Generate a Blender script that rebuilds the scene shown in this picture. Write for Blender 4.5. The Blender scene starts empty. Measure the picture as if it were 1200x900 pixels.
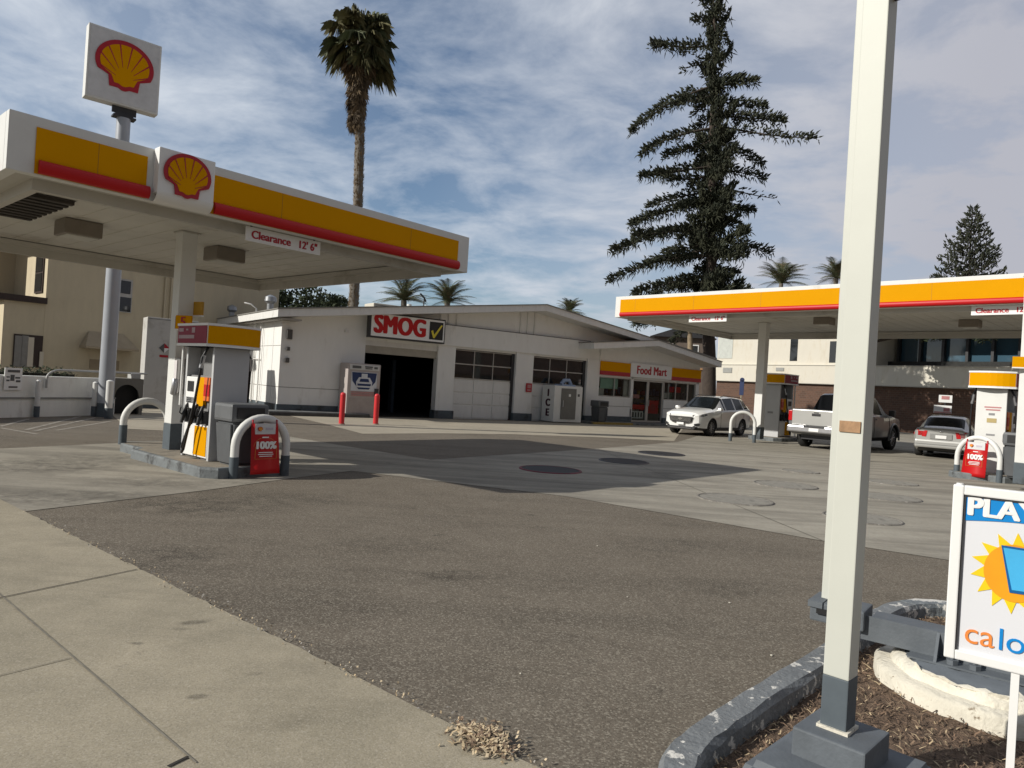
import bpy, bmesh, math, random
from mathutils import Vector, Matrix, Euler
random.seed(7)
R = math.radians
S = bpy.context.scene
COL = S.collection

# ------------------------------------------------------------------ camera, sky, sun, exposure
F_PX, ROLL, PITCH, CAM_H = 836.15, 0.061477, 0.0043742, 1.5
cd = bpy.data.cameras.new('camera'); cam = bpy.data.objects.new('camera', cd); COL.objects.link(cam)
cd.sensor_fit = 'HORIZONTAL'; cd.sensor_width = 36; cd.lens = F_PX / 1200 * 36
cd.clip_start = 0.05; cd.clip_end = 3000
cam.matrix_world = Matrix.Translation((0, 0, CAM_H)) @ Matrix.Rotation(R(90) + PITCH, 4, 'X') @ Matrix.Rotation(ROLL, 4, 'Z')
S.camera = cam

SUN_TO = Vector((-0.926, -0.376, 0.585)).normalized()
sl = bpy.data.lights.new('sun', 'SUN'); sl.energy = 4.3; sl.angle = R(0.5); sl.color = (1.0, 0.955, 0.875)
so = bpy.data.objects.new('sun', sl); COL.objects.link(so)
so.rotation_euler = (-SUN_TO).to_track_quat('-Z', 'Y').to_euler()

W = bpy.data.worlds.new('World'); S.world = W; W.use_nodes = True
wn = W.node_tree.nodes; wl = W.node_tree.links
wn.clear()
wo = wn.new('ShaderNodeOutputWorld'); bg = wn.new('ShaderNodeBackground'); bg.inputs[1].default_value = 0.10
sky = wn.new('ShaderNodeTexSky'); sky.sky_type = 'NISHITA'; sky.sun_disc = False
sky.sun_elevation = math.asin(SUN_TO.z); sky.sun_rotation = math.atan2(SUN_TO.x, SUN_TO.y) % (2 * math.pi)
sky.air_density = 1.0; sky.dust_density = 1.0; sky.ozone_density = 2.5
tc = wn.new('ShaderNodeTexCoord')
# project the view direction on a flat cloud layer so that the clouds get finer towards the horizon
sep = wn.new('ShaderNodeSeparateXYZ'); wl.new(tc.outputs['Generated'], sep.inputs[0])
mx = wn.new('ShaderNodeMath'); mx.operation = 'MAXIMUM'; mx.inputs[1].default_value = 0.0; wl.new(sep.outputs[2], mx.inputs[0])
ad = wn.new('ShaderNodeMath'); ad.operation = 'ADD'; ad.inputs[1].default_value = 0.16; wl.new(mx.outputs[0], ad.inputs[0])
dx = wn.new('ShaderNodeMath'); dx.operation = 'DIVIDE'; wl.new(sep.outputs[0], dx.inputs[0]); wl.new(ad.outputs[0], dx.inputs[1])
dy = wn.new('ShaderNodeMath'); dy.operation = 'DIVIDE'; wl.new(sep.outputs[1], dy.inputs[0]); wl.new(ad.outputs[0], dy.inputs[1])
cb = wn.new('ShaderNodeCombineXYZ'); wl.new(dx.outputs[0], cb.inputs[0]); wl.new(dy.outputs[0], cb.inputs[1])
mp = wn.new('ShaderNodeMapping'); mp.inputs['Rotation'].default_value = (0, 0, R(28)); mp.inputs['Scale'].default_value = (1.0, 1.1, 1)
wl.new(cb.outputs[0], mp.inputs[0])
n1 = wn.new('ShaderNodeTexNoise'); n1.inputs['Scale'].default_value = 2.6; n1.inputs['Detail'].default_value = 10; n1.inputs['Roughness'].default_value = 0.6; n1.inputs['Distortion'].default_value = 0.25
wl.new(mp.outputs[0], n1.inputs['Vector'])
r1 = wn.new('ShaderNodeValToRGB'); r1.color_ramp.elements[0].position = 0.40; r1.color_ramp.elements[1].position = 0.68
wl.new(n1.outputs[0], r1.inputs[0])
n2 = wn.new('ShaderNodeTexNoise'); n2.inputs['Scale'].default_value = 0.55; n2.inputs['Detail'].default_value = 3
wl.new(mp.outputs[0], n2.inputs['Vector'])
# eastern (right hand) side of the sky carries a greyer, heavier sheet of cloud
ex = wn.new('ShaderNodeMapRange'); ex.inputs[1].default_value = -0.15; ex.inputs[2].default_value = 0.5; wl.new(sep.outputs[0], ex.inputs[0])
grey = wn.new('ShaderNodeMixRGB'); grey.inputs[1].default_value = (6.7, 7.2, 7.9, 1); grey.inputs[2].default_value = (4.75, 4.85, 5.45, 1)
wl.new(ex.outputs[0], grey.inputs[0])
sat = wn.new('ShaderNodeHueSaturation'); sat.inputs['Saturation'].default_value = 1.05; sat.inputs['Value'].default_value = 0.98
wl.new(sky.outputs[0], sat.inputs['Color'])
fac = wn.new('ShaderNodeMath'); fac.operation = 'MULTIPLY_ADD'; fac.inputs[1].default_value = 0.66; fac.inputs[2].default_value = 0.02
wl.new(r1.outputs[0], fac.inputs[0])
fe = wn.new('ShaderNodeMath'); fe.operation = 'MULTIPLY_ADD'; fe.inputs[1].default_value = 0.72; fe.use_clamp = True
# more bright cloud towards the left
lx_ = wn.new('ShaderNodeMapRange'); lx_.inputs[1].default_value = -0.60; lx_.inputs[2].default_value = -0.12; lx_.inputs[3].default_value = 0.34; lx_.inputs[4].default_value = 0.0
wl.new(sep.outputs[0], lx_.inputs[0])
fl = wn.new('ShaderNodeMath'); fl.operation = 'ADD'; wl.new(fac.outputs[0], fl.inputs[0]); wl.new(lx_.outputs[0], fl.inputs[1])
wl.new(ex.outputs[0], fe.inputs[0]); wl.new(fl.outputs[0], fe.inputs[2])
mixs = wn.new('ShaderNodeMixRGB'); wl.new(fe.outputs[0], mixs.inputs[0]); wl.new(sat.outputs[0], mixs.inputs[1]); wl.new(grey.outputs[0], mixs.inputs[2])
# unseen sky behind the camera dimmed to weaken fill light in the shade
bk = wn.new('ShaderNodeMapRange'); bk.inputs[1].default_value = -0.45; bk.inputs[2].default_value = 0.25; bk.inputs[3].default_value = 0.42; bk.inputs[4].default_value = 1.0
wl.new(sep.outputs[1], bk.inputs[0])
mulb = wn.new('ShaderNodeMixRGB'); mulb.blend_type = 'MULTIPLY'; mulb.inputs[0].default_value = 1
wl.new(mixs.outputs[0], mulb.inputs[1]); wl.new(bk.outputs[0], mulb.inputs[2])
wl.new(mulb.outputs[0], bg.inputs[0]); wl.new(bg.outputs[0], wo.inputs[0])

S.view_settings.view_transform = 'Standard'; S.view_settings.look = 'None'
S.view_settings.exposure = 0.0; S.view_settings.gamma = 1.0; S.view_settings.use_curve_mapping = False
S.render.engine = 'CYCLES'

# ------------------------------------------------------------------ survey helpers (photo measurements turned into ground positions)
def ray(x, y):
    u, v = x - 600, y - 450
    cr, sr = math.cos(ROLL), math.sin(ROLL)
    U = u * cr + v * sr; V = -u * sr + v * cr
    X, Z = U / F_PX, -V / F_PX
    c, s = math.cos(PITCH), math.sin(PITCH)
    return Vector((X, c - Z * s, s + Z * c))
def sm(t):
    t = min(1, max(0, t)); return t * t * (3 - 2 * t)
def gz(x, y):
    "height of the forecourt"
    return 0.0
def gp(x, y, h=0.0):
    "point of the ground (plus h) measured at a photo position"
    d = ray(x, y); z = 0.0
    for _ in range(30):
        t = (z + h - CAM_H) / d.z
        z = 0.5 * z + 0.5 * gz(d.x * t, d.y * t)
    t = (z + h - CAM_H) / d.z
    return Vector((d.x * t, d.y * t, z + h))
def atY(x, y, Y):
    d = ray(x, y); return Vector((0, 0, CAM_H)) + d * (Y / d.y)

# ------------------------------------------------------------------ materials
MATS = {}
def mat(name, col, rough=0.6, var=0.12, scale=3.0, metal=0.0, bump=0.0, bscale=60, coat=0.0, spec=0.5, dirt=None, dscale=1.2, dlo=.52, dhi=.68, streak=False):
    if name in MATS: return MATS[name]
    m = bpy.data.materials.new(name); m.use_nodes = True
    n = m.node_tree.nodes; l = m.node_tree.links; b = n['Principled BSDF']
    b.inputs['Roughness'].default_value = rough; b.inputs['Metallic'].default_value = metal
    b.inputs['Specular IOR Level'].default_value = spec
    b.inputs['Coat Weight'].default_value = coat; b.inputs['Coat Roughness'].default_value = 0.05
    t = n.new('ShaderNodeTexCoord')
    mpn = n.new('ShaderNodeMapping'); l.new(t.outputs['Object'], mpn.inputs[0])
    if streak: mpn.inputs['Scale'].default_value = (2.2, 2.2, 0.7)
    ns = n.new('ShaderNodeTexNoise'); ns.inputs['Scale'].default_value = scale; ns.inputs['Detail'].default_value = 6; ns.inputs['Roughness'].default_value = .65
    l.new(mpn.outputs[0], ns.inputs['Vector'])
    rp = n.new('ShaderNodeValToRGB'); rp.color_ramp.elements[0].position = .3; rp.color_ramp.elements[1].position = .7
    rp.color_ramp.elements[0].color = tuple(c * (1 - var) for c in col) + (1,)
    rp.color_ramp.elements[1].color = tuple(min(1, c * (1 + var)) for c in col) + (1,)
    l.new(ns.outputs[0], rp.inputs[0]); out = rp.outputs[0]
    if dirt:
        nd = n.new('ShaderNodeTexNoise'); nd.inputs['Scale'].default_value = dscale; nd.inputs['Detail'].default_value = 8; nd.inputs['Roughness'].default_value = .7
        l.new(mpn.outputs[0], nd.inputs['Vector'])
        rd = n.new('ShaderNodeValToRGB'); rd.color_ramp.elements[0].position = dlo; rd.color_ramp.elements[1].position = dhi
        l.new(nd.outputs[0], rd.inputs[0])
        mxr = n.new('ShaderNodeMixRGB'); mxr.inputs[2].default_value = tuple(dirt) + (1,)
        l.new(rd.outputs[0], mxr.inputs[0]); l.new(out, mxr.inputs[1]); out = mxr.outputs[0]
    l.new(out, b.inputs['Base Color'])
    if bump:
        nb = n.new('ShaderNodeTexNoise'); nb.inputs['Scale'].default_value = bscale; nb.inputs['Detail'].default_value = 4
        l.new(t.outputs['Object'], nb.inputs['Vector'])
        bp = n.new('ShaderNodeBump'); bp.inputs['Strength'].default_value = bump; bp.inputs['Distance'].default_value = .02
        l.new(nb.outputs[0], bp.inputs['Height']); l.new(bp.outputs[0], b.inputs['Normal'])
    MATS[name] = m; return m

def ground_mat(name, base, dark, light, speck, speck_scale, speck_amt, stain=(.5, .72), rough=.9, bump=.25, streakdir=None, grime=(0.03,0.028,0.025), stain_amt=.75, spots=.6, marks=()):
    m = bpy.data.materials.new(name); m.use_nodes = True
    n = m.node_tree.nodes; l = m.node_tree.links; b = n['Principled BSDF']
    b.inputs['Roughness'].default_value = rough; b.inputs['Specular IOR Level'].default_value = .25
    t = n.new('ShaderNodeTexCoord')
    def noise(sc, det=6, ro=.6, vec=None, dist=0):
        q = n.new('ShaderNodeTexNoise'); q.inputs['Scale'].default_value = sc; q.inputs['Detail'].default_value = det
        q.inputs['Roughness'].default_value = ro; q.inputs['Distortion'].default_value = dist
        l.new(vec or t.outputs['Object'], q.inputs['Vector']); return q.outputs[0]
    def ramp(src, p0, p1, c0=(0, 0, 0), c1=(1, 1, 1)):
        q = n.new('ShaderNodeValToRGB'); e = q.color_ramp.elements
        e[0].position = p0; e[1].position = p1; e[0].color = tuple(c0) + (1,); e[1].color = tuple(c1) + (1,)
        l.new(src, q.inputs[0]); return q.outputs[0]
    def mix(f, a, c, kind='MIX'):
        q = n.new('ShaderNodeMixRGB'); q.blend_type = kind
        if isinstance(f, float): q.inputs[0].default_value = f
        else: l.new(f, q.inputs[0])
        for i, v in ((1, a), (2, c)):
            if isinstance(v, tuple): q.inputs[i].default_value = v + (1,)
            else: l.new(v, q.inputs[i])
        return q.outputs[0]
    c = ramp(noise(.35, 5), .3, .7, dark, light)
    c = mix(.5, c, ramp(noise(2.3, 8, .7), .3, .7, dark, light))
    # tyre-wear streaks in the driving direction
    mp2 = n.new('ShaderNodeMapping'); mp2.inputs['Rotation'].default_value = (0, 0, R(streakdir or 0)); mp2.inputs['Scale'].default_value = (.22, 1.6, 1)
    l.new(t.outputs['Object'], mp2.inputs[0])
    f1 = ramp(noise(1.1, 7, .62, mp2.outputs[0], .3), stain[0], stain[1])
    f1b = mix(stain_amt, (0, 0, 0), f1)
    c = mix(f1b, c, tuple(x * .45 for x in base))
    f2 = ramp(noise(.9, 9, .75, None, .6), .64, .74)
    c = mix(mix(.6, (0, 0, 0), f2), c, grime)
    # known oil stains: soft, broken ellipses lying at surveyed places
    for (mx_, my_, ra, rb, ang, am) in marks:
        mq = n.new('ShaderNodeMapping'); mq.vector_type = 'TEXTURE'; mq.inputs['Location'].default_value = (mx_, my_, 0)
        mq.inputs['Rotation'].default_value = (0, 0, ang); mq.inputs['Scale'].default_value = (ra, rb, 1); l.new(t.outputs['Object'], mq.inputs[0])
        gq = n.new('ShaderNodeTexGradient'); gq.gradient_type = 'SPHERICAL'; l.new(mq.outputs[0], gq.inputs[0])
        gm = mix(1.0, ramp(gq.outputs[1], .0, .55), ramp(noise(4.5, 6, .7), .38, .62), 'MULTIPLY')
        c = mix(mix(am, (0, 0, 0), gm), c, tuple(x * .33 for x in base))
    # drips and spills of uneven size
    for (sc_, th, am) in ((.55, .16, spots), (2.1, .11, spots)):
        vo = n.new('ShaderNodeTexVoronoi'); vo.inputs['Scale'].default_value = sc_
        wob = n.new('ShaderNodeVectorMath'); wob.operation = 'ADD'
        nz = n.new('ShaderNodeTexNoise'); nz.inputs['Scale'].default_value = 3 * sc_ + 1; nz.inputs['Detail'].default_value = 5
        l.new(t.outputs['Object'], nz.inputs['Vector'])
        scv = n.new('ShaderNodeVectorMath'); scv.operation = 'SCALE'; scv.inputs['Scale'].default_value = .55 / sc_; l.new(nz.outputs['Color'], scv.inputs[0])
        l.new(t.outputs['Object'], wob.inputs[0]); l.new(scv.outputs[0], wob.inputs[1]); l.new(wob.outputs[0], vo.inputs['Vector'])
        sc2 = n.new('ShaderNodeSeparateColor'); l.new(vo.outputs['Color'], sc2.inputs[0])
        sel = ramp(sc2.outputs[0], .62, .95)
        blob = ramp(vo.outputs['Distance'], th * .3, th * 1.6, (1, 1, 1), (0, 0, 0))
        both = mix(1.0, blob, sel, 'MULTIPLY')
        c = mix(mix(am, (0, 0, 0), both), c, tuple(x * .3 for x in base))
    sp = n.new('ShaderNodeTexVoronoi'); sp.inputs['Scale'].default_value = speck_scale; l.new(t.outputs['Object'], sp.inputs['Vector'])
    spk = n.new('ShaderNodeSeparateColor'); l.new(sp.outputs['Color'], spk.inputs[0])
    f3 = ramp(spk.outputs[0], .62, .95)
    c = mix(mix(speck_amt, (0, 0, 0), f3), c, speck)
    f4 = ramp(spk.outputs[1], .55, .9)
    c = mix(mix(speck_amt, (0, 0, 0), f4), c, tuple(x * .35 for x in base))
    l.new(c, b.inputs['Base Color'])
    bp = n.new('ShaderNodeBump'); bp.inputs['Strength'].default_value = bump * 2; bp.inputs['Distance'].default_value = .006
    l.new(noise(speck_scale * .8, 3, .6), bp.inputs['Height']); l.new(bp.outputs[0], b.inputs['Normal'])
    MATS[name] = m; return m

def gmk(px, py, a, b, ang, am): p = gp(px, py); return (p.x, p.y, a, b, ang, am)
asphalt = ground_mat('asphalt', (.150, .126, .096), (.119, .099, .075), (.184, .157, .122), (.44, .40, .32), 110, .42, (.5, .7), streakdir=40, stain_amt=.5, marks=[gmk(235, 592, 1.1, .8, .2, .85), gmk(345, 585, .9, .6, .1, .6), gmk(205, 650, .45, .42, .2, .8), gmk(528, 674, .26, .22, 0, .85), gmk(460, 640, .8, .5, .3, .4), gmk(620, 745, .5, .4, 0, .35), gmk(770, 640, .9, .5, .6, .4), gmk(380, 700, .5, .4, 0, .35), gmk(850, 690, .5, .4, 0, .35), gmk(585, 700, .12, .06, 0, .5), gmk(690, 775, .07, .04, 0, .6), gmk(430, 716, .1, .05, 0, .5)])
concrete = ground_mat('concrete', (.32, .292, .24), (.25, .228, .186), (.40, .37, .305), (.36, .34, .3), 40, .12, (.44, .66), streakdir=-32, bump=.1, stain_amt=.72, marks=[gmk(40, 546, 1.2, 1.0, .1, .8), gmk(60, 583, 1.6, .7, .4, .75), gmk(180, 566, 1.0, .6, .2, .65), gmk(120, 538, 1.4, 1.0, 0, .55), gmk(300, 566, .8, .4, 0, .5), gmk(1040, 528, 1.6, .5, .4, .6), gmk(930, 530, 1.4, .5, .4, .45), gmk(760, 556, 1.0, .5, .4, .35)])
walkcon = ground_mat('sidewalk_concrete', (.325, .285, .208), (.23, .205, .148), (.43, .375, .275), (.55, .5, .42), 150, .25, (.52, .75), streakdir=-20, bump=.12, stain_amt=.55, marks=[gmk(227, 732, .12, .05, .5, .8), gmk(211, 740, .06, .03, 0, .6), gmk(272, 797, .05, .03, .4, .7), gmk(296, 793, .06, .03, .4, .7), gmk(232, 820, .06, .035, .3, .85), gmk(160, 757, .05, .025, 0, .7), gmk(118, 702, .07, .03, 0, .6), gmk(90, 640, .3, .1, .3, .4), gmk(330, 850, .3, .12, .6, .3)])
apronc = ground_mat('apron_concrete', (.36, .32, .25), (.31, .275, .215), (.43, .385, .30), (.5, .46, .38), 50, .15, (.55, .78), streakdir=-35, bump=.1, stain_amt=.4)
white = mat('white_paint', (.71, .71, .68), .55, .04, 2, dirt=(.5, .47, .41), dscale=1.1, dlo=.58, dhi=.8)
stucco = mat('white_wall_paint', (.80, .795, .765), .8, .03, 1.5, bump=.25, bscale=90, dirt=(.50, .47, .41), dscale=.9, dlo=.58, dhi=.9, streak=True)
trimw = mat('trim_paint', (.73, .72, .69), .6, .06, 2, dirt=(.36, .33, .28), dscale=1.5, dlo=.6, dhi=.8, streak=True)
yellow = mat('yellow_panel', (.70, .315, .0), .55, .03, 1, spec=.04, dirt=(.52, .23, .0), dscale=2.5, dlo=.6, dhi=.9)
red = mat('red_panel', (.50, .010, .012), .4, .03, 1, spec=.3)
redp = mat('red_post_paint', (.62, .03, .035), .4, .08, 3)
dred = mat('deep_red', (.42, .008, .02), .4, .03, 1)
grey = mat('grey_paint', (.11, .125, .14), .6, .12, 4, dirt=(.05, .05, .05), dscale=2)
slate = mat('slate_base_paint', (.085, .105, .12), .65, .15, 4, dirt=(.03, .03, .03), dscale=2)
pump_shaded = mat('pump_grey', (.50, .505, .51), .45, .04, 2)
soffit = mat('soffit_metal', (.52, .50, .45), .6, .06, 1.2, dirt=(.28, .25, .2), dscale=.8, dlo=.55, dhi=.8)
darkm = mat('dark_metal', (.035, .035, .038), .5, .15, 5)
black = mat('black_rubber', (.012, .012, .013), .5, .2, 8)
void = mat('unlit_interior', (.02, .019, .018), .9, .2, 3)
steel = mat('steel', (.45, .45, .46), .35, .1, 5, metal=.8)
alum = mat('aluminium_frame', (.42, .41, .39), .4, .08, 4, metal=.4)
beige = mat('beige_stucco', (.58, .50, .35), .85, .06, 1.2, bump=.3, bscale=60, dirt=(.44, .36, .25), dscale=.5, dlo=.55, dhi=.85, streak=True)
cream = mat('cream_stucco', (.62, .56, .45), .85, .05, 1.5, bump=.2, bscale=60)
brown = mat('brown_trim', (.035, .02, .015), .6, .2, 4)
creamw = mat('cream_white_stucco', (.62, .585, .50), .8, .04, .6, dirt=(.55, .5, .4), dscale=.6, streak=True)
kerbg = mat('kerb_grey_paint', (.165, .175, .18), .75, .2, 6, bump=.5, bscale=40, dirt=(.62, .60, .55), dscale=8, dlo=.565, dhi=.585)
footg = mat('footing_grey_paint', (.115, .13, .145), .7, .18, 5, bump=.12, bscale=60, dirt=(.55, .53, .48), dscale=7, dlo=.70, dhi=.72)
peel = mat('peeling_white_paint', (.66, .62, .52), .8, .12, 5, bump=.6, bscale=30, dirt=(.13, .08, .05), dscale=8, dlo=.62, dhi=.66)
kerbdirty = mat('kerb_concrete', (.15, .155, .155), .8, .3, 3, bump=.4, bscale=40, dirt=(.03, .03, .03), dscale=4)
soil = mat('bark_mulch', (.15, .10, .066), 1, .55, 30, bump=1.0, bscale=90)
straw = mat('dry_straw', (.44, .34, .21), .9, .4, 20)
strawd = mat('dry_twigs', (.19, .13, .085), .9, .45, 20)
rust = mat('rust', (.10, .035, .018), .9, .3, 12)
white2 = mat('sign_white', (.82, .82, .80), .45, .02, 1)
printg = mat('sign_print_grey', (.10, .10, .10), .6, .1, 3)
navy = mat('navy_print', (.012, .03, .11), .5, .1, 3)
lens = mat('lamp_lens', (.55, .54, .48), .3, .1, 6)
whitecar = mat('white_car_paint', (.82, .82, .80), .25, .01, 1, coat=1)
silver = mat('silver_car_paint', (.46, .46, .44), .35, .03, 1, metal=.35, coat=1)
greycar = mat('grey_car_paint', (.15, .152, .155), .35, .03, 1, coat=.6)
plastic = mat('black_plastic', (.022, .022, .024), .55, .1, 6)
tyre = mat('tyre_rubber', (.018, .018, .018), .85, .15, 10)
rimm = mat('wheel_rim', (.38, .38, .39), .3, .05, 3, metal=.8)
chrome = mat('chrome', (.7, .7, .7), .12, .02, 2, metal=1)
redlens = mat('tail_lens', (.5, .008, .012), .15, .1, 4, coat=1)
bark = mat('bark', (.06, .045, .036), .95, .3, 5, bump=.8, bscale=14, streak=True)
palmbark = mat('palm_bark', (.17, .15, .125), .95, .3, 9, bump=.9, bscale=20)
pinegreen = mat('pine_foliage', (.024, .030, .017), .9, .5, .9)
pinegreen2 = mat('pine_foliage_mid', (.042, .046, .025), .9, .4, .7)
palmgreen = mat('palm_frond_green', (.10, .115, .055), .75, .35, 1.2)
palmdead = mat('palm_frond_dead', (.20, .145, .085), .95, .4, 2)
leafg = mat('leaf_green', (.03, .042, .018), .8, .45, 2)
hedgeg = mat('hedge_green', (.04, .05, .022), .85, .5, 3)
tile = mat('roof_tile', (.26, .12, .07), .85, .25, 6)
dirtbrown = mat('weathered_wood', (.20, .125, .075), .85, .3, 3, streak=True)

def glass_mat(name, tint, rough=.04, spec=.9):
    m = bpy.data.materials.new(name); m.use_nodes = True
    n = m.node_tree.nodes; l = m.node_tree.links; b = n['Principled BSDF']
    b.inputs['Base Color'].default_value = tint + (1,); b.inputs['Roughness'].default_value = rough
    b.inputs['Specular IOR Level'].default_value = spec; b.inputs['IOR'].default_value = 1.5
    MATS[name] = m; return m
carglass = glass_mat('car_glass', (.008, .010, .011), .12, .25)
winglass = glass_mat('window_glass', (.02, .022, .024))
blueglass = glass_mat('blue_window_glass', (.05, .10, .14), .06)
def clear_glass():
    m = bpy.data.materials.new('clear_glass'); m.use_nodes = True
    n = m.node_tree.nodes; l = m.node_tree.links
    n.remove(n['Principled BSDF'])
    g = n.new('ShaderNodeBsdfGlossy'); g.inputs['Roughness'].default_value = .03
    tr = n.new('ShaderNodeBsdfTransparent'); tr.inputs[0].default_value = (.75, .8, .78, 1)
    fr = n.new('ShaderNodeFresnel'); fr.inputs[0].default_value = 1.5
    ma = n.new('ShaderNodeMath'); ma.operation = 'MULTIPLY_ADD'; ma.inputs[1].default_value = 0.7; ma.inputs[2].default_value = .0; ma.use_clamp = True
    l.new(fr.outputs[0], ma.inputs[0])
    ms = n.new('ShaderNodeMixShader'); l.new(ma.outputs[0], ms.inputs[0]); l.new(tr.outputs[0], ms.inputs[1]); l.new(g.outputs[0], ms.inputs[2])
    l.new(ms.outputs[0], n['Material Output'].inputs[0]); return m
shopglass = clear_glass()
def brick_mat(name, c1, c2, mortar, scale):
    m = bpy.data.materials.new(name); m.use_nodes = True
    n = m.node_tree.nodes; l = m.node_tree.links; b = n['Principled BSDF']; b.inputs['Roughness'].default_value = .9
    t = n.new('ShaderNodeTexCoord'); sp = n.new('ShaderNodeSeparateXYZ'); l.new(t.outputs['Object'], sp.inputs[0])
    cbn = n.new('ShaderNodeCombineXYZ'); l.new(sp.outputs[0], cbn.inputs[0]); l.new(sp.outputs[2], cbn.inputs[1])
    br = n.new('ShaderNodeTexBrick'); br.inputs['Scale'].default_value = scale; l.new(cbn.outputs[0], br.inputs['Vector'])
    br.inputs['Color1'].default_value = c1 + (1,); br.inputs['Color2'].default_value = c2 + (1,); br.inputs['Mortar'].default_value = mortar + (1,)
    br.inputs['Mortar Size'].default_value = .015
    l.new(br.outputs[0], b.inputs['Base Color']); return m
brick = brick_mat('red_brick', (.125, .066, .043), (.09, .05, .034), (.13, .10, .08), 1.6)

# ------------------------------------------------------------------ mesh builder
class MB:
    def __init__(s): s.v = []; s.f = []; s.m = []; s.sm = []
    def add(s, vs, fs, mi=0, smooth=False):
        o = len(s.v); s.v += [Vector(v) for v in vs]
        for f in fs: s.f.append([o + i for i in f]); s.m.append(mi); s.sm.append(smooth)
        return s
    def box(s, x0, x1, y0, y1, z0, z1, mi=0, bev=0.0):
        x0, x1 = min(x0, x1), max(x0, x1); y0, y1 = min(y0, y1), max(y0, y1); z0, z1 = min(z0, z1), max(z0, z1)
        if bev <= 0:
            s.add([(x0, y0, z0), (x1, y0, z0), (x1, y1, z0), (x0, y1, z0), (x0, y0, z1), (x1, y0, z1), (x1, y1, z1), (x0, y1, z1)],
                  [(0, 3, 2, 1), (4, 5, 6, 7), (0, 1, 5, 4), (1, 2, 6, 5), (2, 3, 7, 6), (3, 0, 4, 7)], mi); return s
        bm = bmesh.new(); bmesh.ops.create_cube(bm, size=1)
        for v in bm.verts: v.co = Vector(((x0 + x1) / 2 + v.co.x * (x1 - x0), (y0 + y1) / 2 + v.co.y * (y1 - y0), (z0 + z1) / 2 + v.co.z * (z1 - z0)))
        bmesh.ops.bevel(bm, geom=bm.edges[:], offset=min(bev, .45 * min(x1 - x0, y1 - y0, z1 - z0)), segments=2, affect='EDGES', profile=.6)
        s.bm(bm, mi); bm.free(); return s
    def bm(s, bm, mi=0, mtx=None, smooth=False):
        bm.verts.index_update(); vs = [(mtx @ v.co if mtx else v.co.copy()) for v in bm.verts]
        s.add(vs, [[v.index for v in f.verts] for f in bm.faces], mi, smooth); return s
    def tube(s, pts, r, n=10, mi=0, cap=True, smooth=True):
        pts = [Vector(p) for p in pts]; rr = r if isinstance(r, (list, tuple)) else [r] * len(pts)
        rings = []; up = None
        for i, p in enumerate(pts):
            t = (pts[min(i + 1, len(pts) - 1)] - pts[max(i - 1, 0)])
            if t.length < 1e-9: t = Vector((0, 0, 1))
            t.normalize()
            if up is None: up = t.orthogonal().normalized()
            else:
                up = up - t * up.dot(t)
                up = up.normalized() if up.length > 1e-6 else t.orthogonal().normalized()
            b = t.cross(up)
            rings.append([p + (up * math.cos(2 * math.pi * k / n) + b * math.sin(2 * math.pi * k / n)) * rr[i] for k in range(n)])
        vs = [v for q in rings for v in q]; fs = []
        for i in range(len(rings) - 1):
            for k in range(n):
                a = i * n + k; b2 = i * n + (k + 1) % n; fs.append((a, b2, b2 + n, a + n))
        s.add(vs, fs, mi, smooth)
        if cap:
            s.add(rings[0], [list(range(n))[::-1]], mi); s.add(rings[-1], [list(range(n))], mi)
        return s
    def cyl(s, x, y, z0, z1, r, r1=None, n=24, mi=0, smooth=True): return s.tube([(x, y, z0), (x, y, z1)], [r, r if r1 is None else r1], n, mi, True, smooth)
    def prism(s, poly, y0, y1, mi=0, plane='xz'):
        "polygon in xz extruded along y, or in xy extruded along z"
        n = len(poly)
        if plane == 'xz': a = [(p[0], y0, p[1]) for p in poly]; b = [(p[0], y1, p[1]) for p in poly]
        elif plane == 'yz': a = [(y0, p[0], p[1]) for p in poly]; b = [(y1, p[0], p[1]) for p in poly]
        else: a = [(p[0], p[1], y0) for p in poly]; b = [(p[0], p[1], y1) for p in poly]
        s.add(a + b, [list(range(n)), list(range(2 * n - 1, n - 1, -1))] + [(i, i + n, (i + 1) % n + n, (i + 1) % n) for i in range(n)], mi); return s
    def disc(s, x, y, z, r, n=40, mi=0, r0=0):
        if r0 == 0: s.add([(x + r * math.cos(2 * math.pi * k / n), y + r * math.sin(2 * math.pi * k / n), z) for k in range(n)], [list(range(n))], mi)
        else:
            vs = []
            for k in range(n):
                c, q = math.cos(2 * math.pi * k / n), math.sin(2 * math.pi * k / n); vs += [(x + r * c, y + r * q, z), (x + r0 * c, y + r0 * q, z)]
            s.add(vs, [(2 * k, 2 * ((k + 1) % n), 2 * ((k + 1) % n) + 1, 2 * k + 1) for k in range(n)], mi)
        return s
    def xf(s, M, start=0):
        for i in range(start, len(s.v)): s.v[i] = M @ s.v[i]
        return s
    def build(s, name, mats, parent=None, loc=None, rz=None, fix=True):
        me = bpy.data.meshes.new(name)
        me.from_pydata([tuple(v) for v in s.v], [], s.f)
        for m in (mats if isinstance(mats, (list, tuple)) else [mats]): me.materials.append(m)
        me.polygons.foreach_set('material_index', s.m); me.polygons.foreach_set('use_smooth', s.sm)
        if fix:
            b = bmesh.new(); b.from_mesh(me); bmesh.ops.recalc_face_normals(b, faces=b.faces[:]); b.to_mesh(me); b.free()
        me.update()
        o = bpy.data.objects.new(name, me); COL.objects.link(o)
        if parent: o.parent = parent
        if loc: o.location = loc
        if rz is not None: o.rotation_euler.z = rz
        return o

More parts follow.
